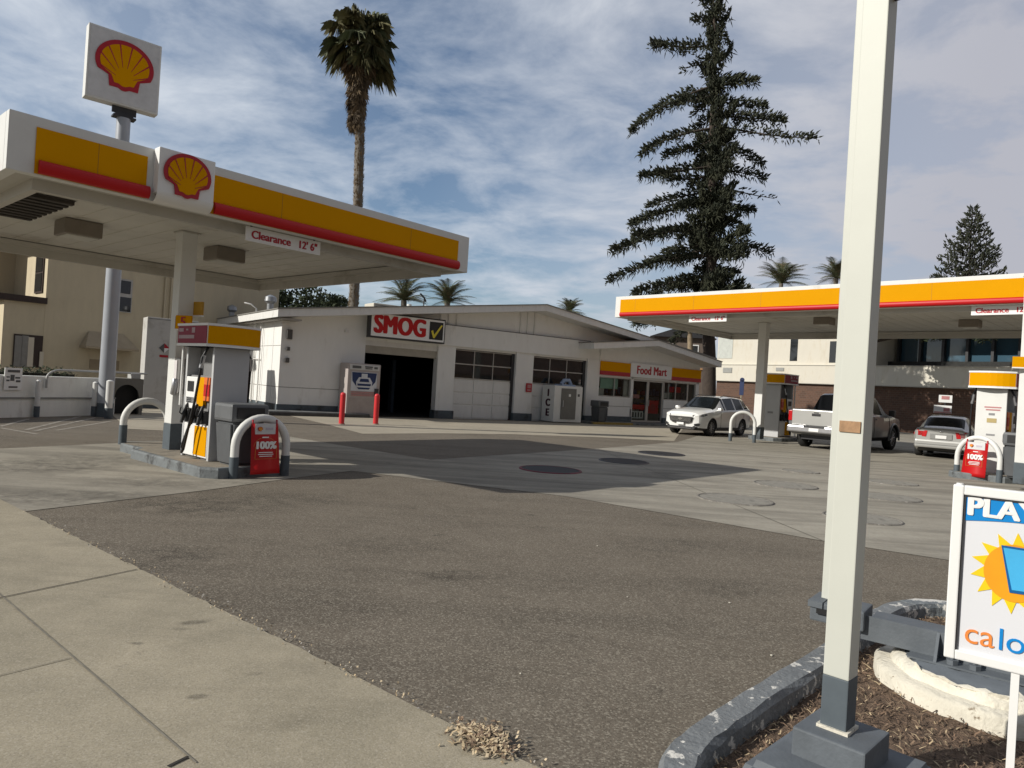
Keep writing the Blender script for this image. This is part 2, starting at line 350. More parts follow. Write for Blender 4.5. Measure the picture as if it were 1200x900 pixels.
def tag(o, label=None, cat=None, group=None, kind=None):
    if label: o['label'] = label
    if cat: o['category'] = cat
    if group: o['group'] = group
    if kind: o['kind'] = kind
    return o
def thing(name, loc, az=None, rz=None, label=None, cat=None, group=None):
    "az: direction of the local x axis, degrees clockwise from the view direction"
    o = bpy.data.objects.new(name, None); COL.objects.link(o); o.location = loc; o.empty_display_size = .2
    o.rotation_euler.z = R(90 - az) if az is not None else (rz or 0)
    tag(o, label, cat, group); return o
def copy_tree(o, parent=None):
    c = o.copy(); COL.objects.link(c); c.parent = parent
    for ch in o.children: copy_tree(ch, c)
    return c
def struct(o): o['kind'] = 'structure'; return o

def text_mb(s, size, bold=0.0, depth=.004, align='CENTER', mi=0, sx=1.0, mb=None, at=(0, 0, 0), spacing=1.0, slant=0.0):
    "lettering standing in the xz plane, read from -y"
    cu = bpy.data.curves.new('lettering', 'FONT'); cu.body = s; cu.size = size; cu.extrude = depth / 2; cu.offset = 0
    cu.align_x = align; cu.align_y = 'CENTER'; cu.resolution_u = 4; cu.space_character = spacing; cu.shear = slant
    t = bpy.data.objects.new('lettering', cu); COL.objects.link(t)
    bpy.context.view_layer.update()
    dg = bpy.context.evaluated_depsgraph_get()
    me = bpy.data.meshes.new_from_object(t.evaluated_get(dg))
    b = bmesh.new(); b.from_mesh(me)
    mb = mb or MB()
    M = Matrix.Translation(Vector(at)) @ Matrix.Rotation(R(90), 4, 'X') @ Matrix.Diagonal((sx, 1, 1, 1))
    n_ = 3 if bold else 0
    for k in range(-n_, n_ + 1):        # heavier strokes: the same letters laid side by side
        mb.bm(b, mi, Matrix.Translation((bold * 1.6 * k / max(1, n_), -.0004 * (k + n_), (bold * .5 * (1 if k % 2 else -1)) if n_ else 0)) @ M)
    b.free()
    bpy.data.objects.remove(t); bpy.data.curves.remove(cu); bpy.data.meshes.remove(me)
    return mb

def emblem_mb(w, y, mb=None, cx=0, cz=0, mr=0, my=1):
    "red-rimmed yellow scallop, about w wide, standing in the xz plane; front face towards -y"
    mb = mb or MB()
    def outline(k):
        pts = []
        # fan from lower left round the top to lower right
        for i in range(0, 41):
            a = R(205 - i * (230 / 40.0)); rx, rz = .5 - k, .44 - k
            pts.append((rx * math.cos(a), .04 + rz * math.sin(a)))
        pts += [(.27 - k * .6, -.22 + k * .2), (.245 - k, -.42 + k), (.10, -.42 + k), (.03, -.455 + k), (-.03, -.455 + k), (-.10, -.42 + k), (-.245 + k, -.42 + k), (-.27 + k * .6, -.22 + k * .2)]
        return [(cx + w * p[0], cz + w * p[1]) for p in pts]
    def fan(poly, y0, y1, mi):
        n = len(poly); c = (cx, cz - .05 * w)
        vs = [(c[0], y0, c[1])] + [(p[0], y0, p[1]) for p in poly] + [(p[0], y1, p[1]) for p in poly]
        fs = [(0, 1 + i, 1 + (i + 1) % n) for i in range(n)] + [(1 + i, 1 + n + i, 1 + n + (i + 1) % n, 1 + (i + 1) % n) for i in range(n)]
        mb.add(vs, fs, mi)
    fan(outline(0), y - .02, y, mr); fan(outline(.080), y - .026, y - .021, my)
    # red ribs, each reaching the rim
    for a in (-66, -45, -27, -9, 9, 27, 45, 66):
        t = R(90 - a); hub = (cx, cz - .27 * w)
        dx_, dz_ = math.cos(t), math.sin(t); rx_, rz_ = .432, .372; c0 = -.31
        A_ = (dx_ / rx_) ** 2 + (dz_ / rz_) ** 2; B_ = 2 * dz_ * c0 / rz_ ** 2; C_ = (c0 / rz_) ** 2 - 1
        rout = (-B_ + math.sqrt(B_ * B_ - 4 * A_ * C_)) / (2 * A_) * w; rin = rout * .36
        d = (math.cos(t), math.sin(t)); q = (-d[1], d[0])
        P = lambda r, s: (hub[0] + d[0] * r + q[0] * s, y - .029, hub[1] + d[1] * r + q[1] * s)
        mb.add([P(rin, -.004 * w), P(rout, -.013 * w), P(rout, .013 * w), P(rin, .004 * w)], [(0, 1, 2, 3)], mr)
    return mb
# ------------------------------------------------------------------ GROUND
def frange(a, b, s):
    n = int(round((b - a) / s)); return [a + i * s for i in range(n + 1)]
GX = [-700, -300, -120, -60] + frange(-30, 30, 6) + [45, 60, 120, 300, 700]
GY = [-700, -200, -80, -40, -20] + frange(-8, 40, 6) + [46, 55, 70, 90, 150, 300, 1200]
g = MB()
for y in GY:
    for x in GX: g.v.append(Vector((x, y, gz(x, y))))
nx = len(GX)
for j in range(len(GY) - 1):
    for i in range(nx - 1): g.f.append([j * nx + i, j * nx + i + 1, (j + 1) * nx + i + 1, (j + 1) * nx + i]); g.m.append(0); g.sm.append(True)
struct(g.build('ground', asphalt, fix=False))

def sheet(name, pts, m, h):
    "flat sheet draped on the forecourt"
    pts = [(p[0], p[1]) for p in pts]
    bm = bmesh.new(); vs = [bm.verts.new((p[0], p[1], 0)) for p in pts]; bm.faces.new(vs)
    bmesh.ops.triangulate(bm, faces=bm.faces[:])
    x0, x1 = min(p[0] for p in pts), max(p[0] for p in pts); y0, y1 = min(p[1] for p in pts), max(p[1] for p in pts)
    for X in GX:
        if x0 < X < x1: bmesh.ops.bisect_plane(bm, geom=bm.verts[:] + bm.edges[:] + bm.faces[:], plane_co=(X, 0, 0), plane_no=(1, 0, 0))
    for Y in GY:
        if y0 < Y < y1: bmesh.ops.bisect_plane(bm, geom=bm.verts[:] + bm.edges[:] + bm.faces[:], plane_co=(0, Y, 0), plane_no=(0, 1, 0))
    for v in bm.verts: v.co.z = gz(v.co.x, v.co.y) + h
    bmesh.ops.recalc_face_normals(bm, faces=bm.faces[:])
    for f in bm.faces:
        if f.normal.z < 0: f.normal_flip()
        f.smooth = True
    me = bpy.data.meshes.new(name); bm.to_mesh(me); bm.free(); me.materials.append(m)
    o = bpy.data.objects.new(name, me); COL.objects.link(o); return o
P = lambda x, y: tuple(gp(x, y)[:2])
def rough_edge(a, b, n, amp, seed=1):
    rd = random.Random(seed); out = []
    nrm = Vector((b[1] - a[1], a[0] - b[0])).normalized()
    for i in range(n):
        t = i / n; k = rd.uniform(-amp, amp) if i else 0
        out.append((a[0] + (b[0] - a[0]) * t + nrm.x * k, a[1] + (b[1] - a[1]) * t + nrm.y * k))
    return out
e0, e1, e2 = P(27, 600), P(160, 664), P(420, 797)
dirn = (Vector(e2) - Vector(e0)).normalized(); far = Vector(e0) - dirn * 9; near = Vector(e2) + dirn * 7
edge = rough_edge(tuple(far), e0, 4, .0) + rough_edge(e0, e2, 80, .008, 3) + rough_edge(e2, tuple(near), 60, .008, 5) + [tuple(near)]
left = Vector((-dirn.y, dirn.x))
if left.dot(Vector((-1, -1))) < 0: left = -left
side = [tuple(near + left * 5), tuple(far + left * 5)]
struct(sheet('sidewalk', edge + side, walkcon, .014))
# joints of the sidewalk
jm = mat('joint', (.035, .03, .025), .9, .3, 10); jm2 = mat('joint_scored', (.2, .18, .14), .9, .3, 10)
def strip(name, a, b, w, m, h):
    a, b = Vector(a), Vector(b); d = (b - a).normalized(); q = Vector((-d.y, d.x)) * w / 2
    return struct(sheet(name, [tuple(a - q), tuple(b - q), tuple(b + q), tuple(a + q)], m, h))
strip('sidewalk_joint', P(-60, 648), P(229, 899), .009, jm2, .019)
strip('sidewalk_joint', P(-30, 710), P(160, 670), .011, jm, .019)
strip('sidewalk_joint', P(-30, 803), P(82, 775), .007, jm2, .019)
strip('sidewalk_joint', P(196, 904), P(220, 892), .014, jm, .019)

slab = [P(-160, 618), P(27, 600), P(240, 575), P(340, 561), P(412, 552), P(664, 582), P(963, 634), P(1113, 657), P(1330, 690),
        P(1330, 520), P(1150, 507), P(1000, 500), P(850, 501), P(795, 518), P(700, 526), P(505, 539), P(393, 521), P(340, 512), P(147, 519), P(0, 526), P(-160, 537)]
struct(sheet('concrete_slab', slab, concrete, .005))
A0, A1 = P(425, 508.5), P(700, 511)
struct(sheet('apron', [P(383, 497.5), P(425, 508.5), P(519, 508), P(600, 509), P(700, 512.5), P(790, 517), P(800, 503), (12.5, 40.5), (-8.2, 25.9)], apronc, .005))
struct(sheet('concrete_pad', [P(132, 487), P(150, 503), P(215, 506), P(235, 496), P(200, 480), P(132, 480)], apronc, .007))
# faded parking lines and hatching on the left, by the low wall
pl = mat('faded_line_paint', (.34, .31, .26), .9, .25, 5, dirt=(.14, .12, .10), dscale=5, dlo=.45, dhi=.6)
for a, b in (((0, 500), (34, 491)), ((0, 501.5), (44, 509)), ((30, 504), (95, 488)), ((40, 505.5), (112, 489.5)), ((66, 504.5), (132, 493.5))):
    strip('parking_line', P(*a), P(*b), .09, pl, .005)
# concrete joints in the forecourt slab
for a, b in (((700, 526), (963, 634)), ((0, 552), (147, 548))):
    strip('slab_joint', P(*a), P(*b), .012, mat('slab_joint_tone', (.12, .11, .09), .9), .010)

# ------------------------------------------------------------------ SERVICE STATION BUILDING
BA = 54.4; BO = (-8.5, 26.01, 0)
bld = thing('service_station_building', BO, az=BA, label='long low white service station building with open garage bay and shop', cat='building')
D = 16.0; RX = 11.46; SL = .129
def wallpiece(name, m, *boxes, bev=0):
    q = MB()
    for b in boxes: q.box(*b)
    return q.build(name, m, bld)
roofz = lambda s: 5.0 - abs(s - RX) * SL          # underside of the roof
# solid left section, top follows the roof
q = MB(); q.prism([(0, .0), (3.3, .0), (3.3, roofz(3.3)), (0, roofz(0))], 0, .3)
q.prism([(.3, .0), (D, .0), (D, 3.5), (.3, 3.5)], 0, .28, plane='yz')
q.build('wall', stucco, bld)
# side wall panel ribs and grooves
q = MB()
for k in range(0, 14): q.box(-.012, 0, .9 + k * 1.15, .94 + k * 1.15, .4, 3.45)
q.build('wall_batten', stucco, bld)
q = MB(); q.box(-.006, 3.3, -.006, 0, .98, 1.0); q.box(-.006, 0, 0, D, .98, 1.0); q.box(-.006, 0, 0, D, 2.5, 2.515)
q.build('wall_groove', mat('groove', (.2, .19, .17), .9), bld)
q = MB(); q.box(-.03, 3.3, -.03, 0, 0, .36); q.box(-.03, 0, 0, D, 0, .36); q.build('base_band', slate, bld)
# right section behind the header: gable wall
q = MB(); q.prism([(3.3, 3.0), (15.7, 3.0), (19, 3.0), (19, roofz(19)), (RX, 5.0), (3.3, roofz(3.3))], .06, .3)
q.build('gable_wall', stucco, bld)
for s in (6.6, 7.0, 7.4, 10.75, 11.15, 11.55):
    wallpiece('gable_batten', trimw, (s - .03, s + .03, .0, .06, 3.95, roofz(s) - .02))
wallpiece('header', stucco, (3.3, 14.95, -.07, .2, 3.09, 3.94))
wallpiece('header_flashing', darkm, (3.3, 14.95, -.09, .05, 3.945, 3.965))
for a, b in ((6.57, 7.42), (10.62, 11.6), (14.9, 15.72)):
    q = MB(); q.box(a, b, 0, .35, .34, 3.09); q.box(a + .0, b, -.006, 0, .98, 1.0); q.build('wall_pier', stucco, bld)
    wallpiece('pier_base', slate, (a - .04, b + .04, -.05, .35, 0, .34))
# open bay: lintel panel, rolled-up door, dark interior
wallpiece('bay_lintel', trimw, (3.3, 6.6, .1, .3, 2.80, 3.1))
q = MB(); q.box(3.3, 6.6, .12, .2, 2.50, 2.80)
q.build('rolled_door', dirtbrown if False else mat('rolled_door_paint', (.40, .37, .31), .7, .1, 3), bld)
q = MB()
q.add([(.3, .3, .0), (22.5, .3, .0), (22.5, D, .0), (.3, D, .0)], [(0, 1, 2, 3)])
q.add([(.3, D, 0), (22.5, D, 0), (22.5, D, 3.4), (.3, D, 3.4)], [(0, 1, 2, 3)])
q.add([(.32, .3, 0), (.32, D, 0), (.32, D, 3.4), (.32, .3, 3.4)], [(0, 1, 2, 3)])
q.add([(15.4, .35, 0), (15.4, D, 0), (15.4, D, 3.4), (15.4, .35, 3.4)], [(0, 1, 2, 3)])
q.add([(.3, .3, 3.41), (15.4, .3, 3.41), (15.4, D, 3.41), (.3, D, 3.41)], [(0, 1, 2, 3)])
for i in range(len(q.v)): q.v[i].z += .03
q.build('interior', void, bld, fix=False)
# lift posts and clutter in the dark bay
for bx_ in ((4.6, 4.75, 3.2, 3.5, .03, 2.4), (6.1, 6.25, 3.2, 3.5, .03, 2.4)):
    q = MB(); q.box(*bx_); q.build('lift_post', mat('workshop_blue', (.05, .07, .10), .5), bld)
q = MB(); q.box(3.7, 4.4, 4, 4.6, .03, 1.1, bev=.02); q.build('tool_cabinet', mat('tool_red', (.10, .02, .02), .5), bld)
q = MB(); q.box(5.0, 5.9, 5, 5.5, .03, .95, bev=.02); q.build('work_bench', steel, bld)
# two sectional garage doors with glazed top rows
def garage_door(a, b):
    root = MB(); y = .16
    w = b - a; mid = 1.72
    for k in range(3):
        x0 = a + .06 + k * (w - .12) / 3; x1 = a + .06 + (k + 1) * (w - .12) / 3
        for (z0, z1) in ((.03, .60), (.62, 1.13), (1.15, 1.68)):
            root.box(x0 + .02, x1 - .02, y, y + .05, z0 + .02, z1 - .015, bev=.01)
    root.box(a + .05, b - .05, y + .03, y + .08, .0, mid)
    d = root.build('garage_door', trimw, bld)
    fr = MB(); fr.box(a, a + .06, y - .02, y + .08, 0, 3.05); fr.box(b - .16, b, y - .02, y + .08, 0, 3.05)
    fr.box(a, b, y - .01, y + .08, 2.98, 3.08)
    fr.build('door_track', darkm, d)
    mu = MB()
    for z in (mid, 2.34, 2.94): mu.box(a + .06, b - .16, y, y + .05, z, z + .05)
    for k in (1, 2): x = a + .06 + k * (w - .2) / 3; mu.box(x - .02, x + .02, y + .002, y + .05, mid + .05, 2.94)
    mu.build('glazing_bar', alum, d)
    gl = MB(); gl.add([(a + .06, y + .03, mid + .05), (b - .16, y + .03, mid + .05), (b - .16, y + .03, 2.95), (a + .06, y + .03, 2.95)], [(0, 1, 2, 3)])
    gl.build('door_glass', winglass, d, fix=False)
garage_door(7.42, 10.62); garage_door(11.6, 14.9)
# stained lower door sections
# roof
q = MB()
x0, x1, y0, y1 = -.45, 23.4, -.9, D + .6
t = .27
prof = [(x0, roofz(x0)), (RX, 5.0), (x1, roofz(x1)), (x1, roofz(x1) + t), (RX, 5.0 + t), (x0, roofz(x0) + t)]
q.prism(prof, y0, y1)
rf = q.build('roof', trimw, bld)
q = MB(); q.prism([(x0 - .03, roofz(x0) + t), (RX, 5.0 + t), (x1, roofz(x1) + t), (x1, roofz(x1) + t + .04), (RX, 5.04 + t), (x0 - .03, roofz(x0) + t + .04)], y0 - .04, y1)
q.build('roof_edge', mat('roofing_felt', (.22, .21, .19), .9, .2, 5), rf)
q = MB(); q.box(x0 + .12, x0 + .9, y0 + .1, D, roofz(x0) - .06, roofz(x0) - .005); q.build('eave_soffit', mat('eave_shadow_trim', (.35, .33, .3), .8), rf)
# food mart
q = MB(); q.box(15.72, 23.2, .02, .3, 2.3, 3.4); q.box(15.72, 18.08, .02, .3, .34, 1.32); q.box(20.42, 22.3, .02, .3, .34, 1.32); q.box(22.95, 23.2, .02, .3, 0, 2.4)
q.box(17.95, 18.1, .02, .3, .34, 2.4)
q.add([(15.72, .02, 3.4), (23.2, .02, 3.4), (23.2, .02, 3.5), (18.54, .02, 4.05), (15.72, .02, 3.7)], [(0, 1, 2, 3, 4)])
q.box(23.0, 23.2, .3, D, 0, 3.4)
q.build('shop_wall', stucco, bld)
wallpiece('base_band', slate, (15.72, 18.08, -.01, .3, 0, .36), (20.42, 22.3, -.01, .3, 0, .36))
wallpiece('wall_groove', mat('groove', (.2, .19, .17)), (15.72, 18.08, .012, .02, .85, .87), (20.42, 22.3, .012, .02, .85, .87))
q = MB(); z0 = 4.02
q.prism([(14.2, 3.52), (18.54, z0), (23.55, 3.27), (23.55, 3.56), (18.54, z0 + .27), (14.2, 3.81)], -1.15, 3.0)
sr = q.build('shop_roof', trimw, bld)
q = MB(); q.prism([(14.17, 3.81), (18.54, z0 + .27), (23.58, 3.56), (23.58, 3.60), (18.54, z0 + .31), (14.17, 3.85)], -1.18, 3.0); q.build('roof_edge', MATS['roofing_felt'], sr)
for a_, b_ in ((15.72, 17.74), (20.80, 23.2)):
    q = MB(); q.box(a_, b_, -.08, .02, 2.59, 3.06, 0); q.box(a_, b_, -.09, .02, 2.39, 2.59, 1); q.build('colour_band', [yellow, dred], bld)
# shop window, left
def framed(name, a, b, z0, z1, nx, y=.12, gm=None, fm=None, par=None, tw=.05):
    f = MB(); f.box(a, a + tw, y - .04, y + .06, z0, z1); f.box(b - tw, b, y - .04, y + .06, z0, z1); f.box(a + tw, b - tw, y - .04, y + .06, z0, z0 + tw); f.box(a + tw, b - tw, y - .04, y + .06, z1 - tw, z1)
    for k in range(1, nx): x = a + (b - a) * k / nx; f.box(x - tw / 2, x + tw / 2, y - .03, y + .05, z0 + tw, z1 - tw)
    o = f.build(name, fm or alum, par or bld)
    gq = MB(); gq.add([(a + tw, y + .02, z0 + tw), (b - tw, y + .02, z0 + tw), (b - tw, y + .02, z1 - tw), (a + tw, y + .02, z1 - tw)], [(0, 1, 2, 3)])
    gq.build('pane', gm or shopglass, o, fix=False); return o
w1 = framed('shop_window', 15.75, 17.95, 1.32, 2.3, 2)
q = MB(); q.box(16.0, 17.2, .22, .25, 1.72, 2.26); q.build('window_blind', mat('green_blind', (.38, .62, .52), .8, .1, 3), w1)
q = MB()
q.box(15.95, 16.35, .30, .34, 1.36, 1.75, 0); q.box(16.9, 17.3, .4, .6, 1.36, 1.66, 1); q.box(17.45, 17.52, .16, .2, 1.36, 2.25, 1); q.box(17.6, 17.9, .2, .24, 1.4, 2.2, 0)
q.build('window_display', [mat('poster_white', (.5, .5, .48), .7), darkm], w1)
# doors: two glazed leaves
dl = framed('shop_door', 18.1, 19.25, .1, 2.3, 1, tw=.09)
dr = framed('shop_door', 19.25, 20.42, .1, 2.3, 1, tw=.09)
q = MB(); q.box(18.2, 19.15, .145, .155, .75, 1.0, 0); q.box(18.2, 19.15, .145, .155, 1.1, 1.28, 1); q.box(18.22, 19.1, .18, .2, .28, .66, 2); q.box(18.2, 18.75, .18, .2, 1.32, 1.52, 3); q.box(18.25, 18.5, .5, .55, 1.5, 2.2, 4)
for k in range(4): q.box(18.3 + k * .2, 18.42 + k * .2, .172, .18, .34, .60, 4)
pink = mat('poster_pink', (.5, .22, .22), .7)
q.build('poster', [red, darkm, mat('poster_bright', (.75, .75, .73), .6), pink, darkm], dl)
q = MB(); q.box(19.4, 20.2, .18, .2, .55, 1.25, 0); q.box(19.4, 20.2, .18, .2, 1.28, 1.42, 1); q.disc(0, 0, 0, .2)
n0 = len(q.v) - 40
for i in range(n0, len(q.v)): v = q.v[i]; q.v[i] = Vector((19.8 + v.x, .176, .88 + v.y))
q.m[-1] = 2
q.build('poster', [red, darkm, mat('poster_red_dark', (.35, .02, .02), .6)], dr)
for x in (19.17, 19.33):
    q = MB(); q.tube([(x, .04, .95), (x, .04, 1.25)], .018); q.build('door_handle', steel, dl if x < 19.25 else dr)
w2 = framed('shop_window', 20.45, 22.35, 1.32, 2.3, 2)
q = MB(); q.box(21.0, 21.9, .18, .2, 1.75, 2.05, 0); q.box(20.9, 21.05, .2, .24, 1.36, 2.2, 2); q.box(21.1, 21.4, .3, .34, 1.36, 1.7, 1); q.box(20.55, 20.85, .18, .2, 1.42, 1.7, 2); q.box(21.9, 22.2, .18, .2, 1.4, 1.75, 3)
q.build('poster', [red, mat('poster_dark_green', (.03, .09, .07), .6), MATS['poster_white'], darkm], w2)
framed('shop_window', 22.35, 22.95, .1, 2.3, 1)
# shop interior: floor, back wall, shelves with goods
q = MB(); q.box(15.5, 22.95, .35, 8, -.05, .08, 0); q.box(15.5, 22.95, 7.9, 8, 0, 3, 1); q.box(15.45, 15.5, .35, 8, 0, 3, 1); q.box(15.5, 22.95, .35, 8, 2.9, 3.0, 1)
q.build('shop_interior', [mat('shop_floor', (.3, .28, .25), .5), mat('shop_back_wall', (.13, .12, .11), .9)], bld)
q = MB(); rd = random.Random(4)
for row in range(3):
    for k in range(24):
        xx = 15.7 + k * .3; z = .5 + row * .5; q.box(xx, xx + .2, 2.0 + rd.random() * .1, 2.3, z, z + rd.uniform(.2, .4), rd.randrange(4))
q.build('shelf_goods', [dred, mat('goods_yellow', (.5, .35, .05), .6), MATS['poster_white'], mat('goods_blue', (.05, .1, .25), .6)], bld)
wallpiece('light_fixture', trimw, (2.4, 2.55, -.1, 0, 3.2, 3.3))
# side fittings: electric meters, pipes
for (s, z, w, h) in ((.18, 2.93, .20, .36), (.20, 2.40, .12, .14), (.16, 1.98, .16, .18)):
    q = MB(); q.box(s, s + w, -.1, 0, z - h / 2, z + h / 2, bev=.02); q.build('meter_box', mat('meter_grey', (.09, .085, .08), .6), bld)
q = MB(); q.tube([(-.08, 2.3, .3), (-.08, 2.3, 3.5)], .03); q.tube([(-.08, 3.1, .3), (-.08, 3.1, 4.0), (-.3, 3.1, 4.15), (-.5, 3.3, 4.2)], .03); q.tube([(-.08, 2.3, 2.0), (-.08, 3.1, 2.0)], .02)
q.build('conduit', trimw, bld)
# vents on the roof
def vent(s, y, z):
    q = MB(); q.cyl(s, y, z, z + .32, .12); q.cyl(s, y, z + .30, z + .40, .12, .22, 16); q.cyl(s, y, z + .40, z + .56, .22, .20, 16); q.cyl(s, y, z + .56, z + .64, .2, .05, 16)
    q.build('roof_vent', mat('galvanised', (.35, .36, .37), .4, .15, 6, metal=.6), rf)
vent(-.2, .9, roofz(0) + .22); vent(.0, 7.2, roofz(0) + .24)
q = MB(); q.cyl(5.6, 1.0, 4.5, 4.72, .10); q.build('roof_vent', white, rf)
# planting kerb / low walk by the blank wall, yellow-nosed walk by the shop
q = MB(); q.box(-.6, 3.2, -1.05, -.03, 0, .13, bev=.02); wk = q.build('side_walk', mat('side_walk_top', (.07, .068, .065), .9, .3, 6), bld); 
q = MB(); q.box(-.6, 3.2, -.96, -.03, .13, .15); q.build('walk_edge', kerbdirty, wk)
q = MB(); q.box(14.3, 23.6, -1.3, -.02, 0, .1, bev=.015); q.box(14.3, 16.9, -1.32, -1.16, 0, .108, 1); q.build('front_walk', [kerbdirty, mat('kerb_yellow_faded', (.30, .21, .06), .9, .3, 8)], bld)

# rooftop machinery behind the ridge
for i, (s, y, w, d, h, m, lab) in enumerate(((8.5, 9.5, 1.9, 1.2, .62, creamw, 'cream rooftop unit left of the thin antenna, behind the roof edge'), (12.3, 11, 1.7, 1.2, .75, white2, 'white rooftop unit right of the thin antenna, near the ridge'))):
    o = thing('rooftop_unit', Vector(BO) + Vector((math.sin(R(BA)) * s - math.cos(R(BA)) * y, math.cos(R(BA)) * s + math.sin(R(BA)) * y, roofz(s) + .27)), az=BA, label=lab, cat='air unit', group='units on the garage roof')
    q = MB(); q.box(-w / 2, w / 2, -d / 2, d / 2, 0, h, bev=.04); q.build('casing', m, o)
    q = MB()
    for k in range(6): q.box(-w / 2 + .1, w / 2 - .1, -d / 2 - .01, -d / 2, .1 + k * .08, .13 + k * .08)
    q.build('grille', darkm, o)
def bp(s, y, z=0):
    c, n = math.cos(R(BA)), math.sin(R(BA)); return Vector((BO[0] + n * s - c * y, BO[1] + c * s + n * y, z))
o = thing('antenna', bp(10.3, 8.5, roofz(10.3) + .27), az=BA, label='thin dark antenna mast between the two rooftop units', cat='antenna')
q = MB(); q.tube([(0, 0, 0), (0, 0, 1.0)], .03); q.build('mast', darkm, o)
q = MB(); q.tube([(-.25, 0, 1.15), (0, 0, .95), (.12, 0, .75)], .05); q.build('head', darkm, o)

# ------------------------------------------------------------------ SIGNS ON THE BUILDING
o = thing('smog_sign', bp(4.90, -.36, 3.1), az=BA, label='white box sign reading SMOG with a yellow tick, over the open bay', cat='sign')
q = MB(); q.box(-1.68, 1.68, -.1, .18, 0, 1.0, 0, bev=.02); q.build('cabinet', darkm, o)
q = MB(); q.box(-1.62, 1.62, -.115, -.1, .06, .94); fc = q.build('sign_face', white2, o)
q = text_mb('SMOG', .98, .035, .01, mb=MB(), at=(-.37, -.122, .50), sx=.80, spacing=1.06); q.build('lettering', red, fc)
q = MB(); q.box(.93, 1.56, -.125, -.115, .14, .86); q.build('tick_panel', mat('sign_black', (.012, .012, .012), .5), fc)
q = MB(); q.prism([(1.0, .48), (1.08, .52), (1.15, .34), (1.46, .76), (1.52, .74), (1.17, .20), (1.11, .20)], -.14, -.126); q.build('tick', mat('tick_yellow', (.75, .62, .05), .5), fc)
q = MB(); q.box(-1.6, -1.5, .18, .42, .2, .8); q.box(1.5, 1.6, .18, .42, .2, .8); q.build('bracket', darkm, o)
o = thing('shop_sign', bp(19.27, -.06, 2.76), az=BA, label='white panel sign reading Food Mart in red over the shop door', cat='sign')
q = MB(); q.box(-1.52, 1.52, -.05, .04, -.36, .36, bev=.01); fc = q.build('sign_face', white2, o)
q = text_mb('Food Mart', .60, .014, .006, mb=MB(), at=(0, -.056, -.0), sx=.80, spacing=1.08); q.build('lettering', dred, fc)
q = MB(); q.box(-.16, .16, -.0, .03, -.2, .2); o = q.build('notice_sign', dred, loc=bp(11.38, -.06, 1.52), rz=R(90 - BA)); tag(o, 'small red notice on the pier between the two garage doors', 'sign')
q = MB(); q.box(-.1, .1, -.012, -.002, -.02, .14); q.box(-.1, .1, -.012, -.002, -.15, -.07); q.build('notice_print', pink, o)

# ------------------------------------------------------------------ VENDING, ICE, BINS BY THE BUILDING
o = thing('air_machine', bp(2.95, -.46, .02), az=BA, label='grey vending cabinet with blue cartoon car poster beside the open bay', cat='vending machine')
q = MB(); q.box(-.66, .66, -.4, .4, 0, 2.02, bev=.03); cb2 = q.build('cabinet', mat('machine_grey', (.42, .37, .35), .5, .05, 2), o)
q = MB(); q.box(-.60, .60, -.415, -.4, 1.78, 1.98); q.build('header_panel', mat('machine_header', (.55, .55, .54), .5), o)
q = MB()
for (a, b2, c, d2) in ((-.5, -.15, 1.83, 1.93), (.0, .32, 1.88, 1.93), (.02, .3, 1.82, 1.86), (.38, .52, 1.84, 1.92)): q.box(a, b2, -.425, -.415, c, d2)
q.build('header_print', printg, o)
q = MB(); q.box(-.52, .52, -.412, -.4, .98, 1.70, 0); q.prism([(-.50, 1.68), (.50, 1.68), (.46, 1.35), (.2, 1.05), (-.22, 1.05), (-.47, 1.35)], -.42, -.412, 1)
q.prism([(-.30, 1.12), (.30, 1.12), (.33, 1.32), (.22, 1.5), (-.22, 1.5), (-.33, 1.32)], -.43, -.42, 0); q.prism([(-.26, 1.18), (.26, 1.18), (.28, 1.26), (-.28, 1.26)], -.436, -.43, 1)
q.prism([(-.2, 1.33), (.2, 1.33), (.16, 1.45), (-.16, 1.45)], -.436, -.43, 1); q.box(-.12, .12, -.43, -.42, 1.5, 1.64, 0)
q.build('poster', [mat('machine_poster_white', (.6, .62, .66), .5), navy], o)
q = MB()
for z in (.96, .90, .84): q.box(-.5, .46, -.42, -.41, z - .04, z - .01, 0)
q.box(.44, .6, -.45, -.4, .82, 1.1, 1); q.build('instruction_strip', [pink, darkm], o)
q = MB(); q.box(-.56, .56, -.41, -.4, .1, .72, bev=.004); q.build('service_door', mat('machine_door', (.36, .31, .29), .5), o)

o = thing('ice_freezer', bp(13.04, -.52, .04), az=BA, label='white outdoor ice freezer with grey door in front of the right garage door', cat='freezer')
q = MB(); q.box(-.84, .84, -.4, .5, .0, 1.66, bev=.03); q.build('cabinet', white, o)
q = MB(); q.box(-.44, .44, -.43, -.405, .14, 1.55); q.build('freezer_door', mat('freezer_door_grey', (.16, .155, .14), .5, .1, 3), o)
q = MB(); q.tube([(-.36, -.47, .7), (-.36, -.47, 1.0)], .02); q.build('door_handle', steel, o)
q = MB(); q.box(-.02, .10, -.442, -.431, 1.18, 1.30); q.build('sticker', white2, o)
q = MB(); q.box(.55, .66, -.415, -.40, 1.2, 1.32); q.build('sticker', printg, o)
q = MB()
for i, ch in enumerate('ICE'):
    text_mb(ch, .46, .022, .01, mb=q, at=(0, 0, 1.32 - i * .45))
q.xf(Matrix.Translation((-.845, .05, -.02)) @ Matrix.Rotation(R(-90), 4, 'Z'))
q.build('lettering', mat('ice_print', (.05, .008, .02), .5), o)
q = MB(); q.box(-.3, .5, -.25, .3, 1.66, 1.74, 0); q.tube([(-.15, 0, 1.74), (.0, 0, 1.92), (.3, 0, 1.94), (.42, 0, 1.74)], .09, mi=0); q.build('ice_emblem', mat('emblem_blue', (.28, .36, .50), .5), o)
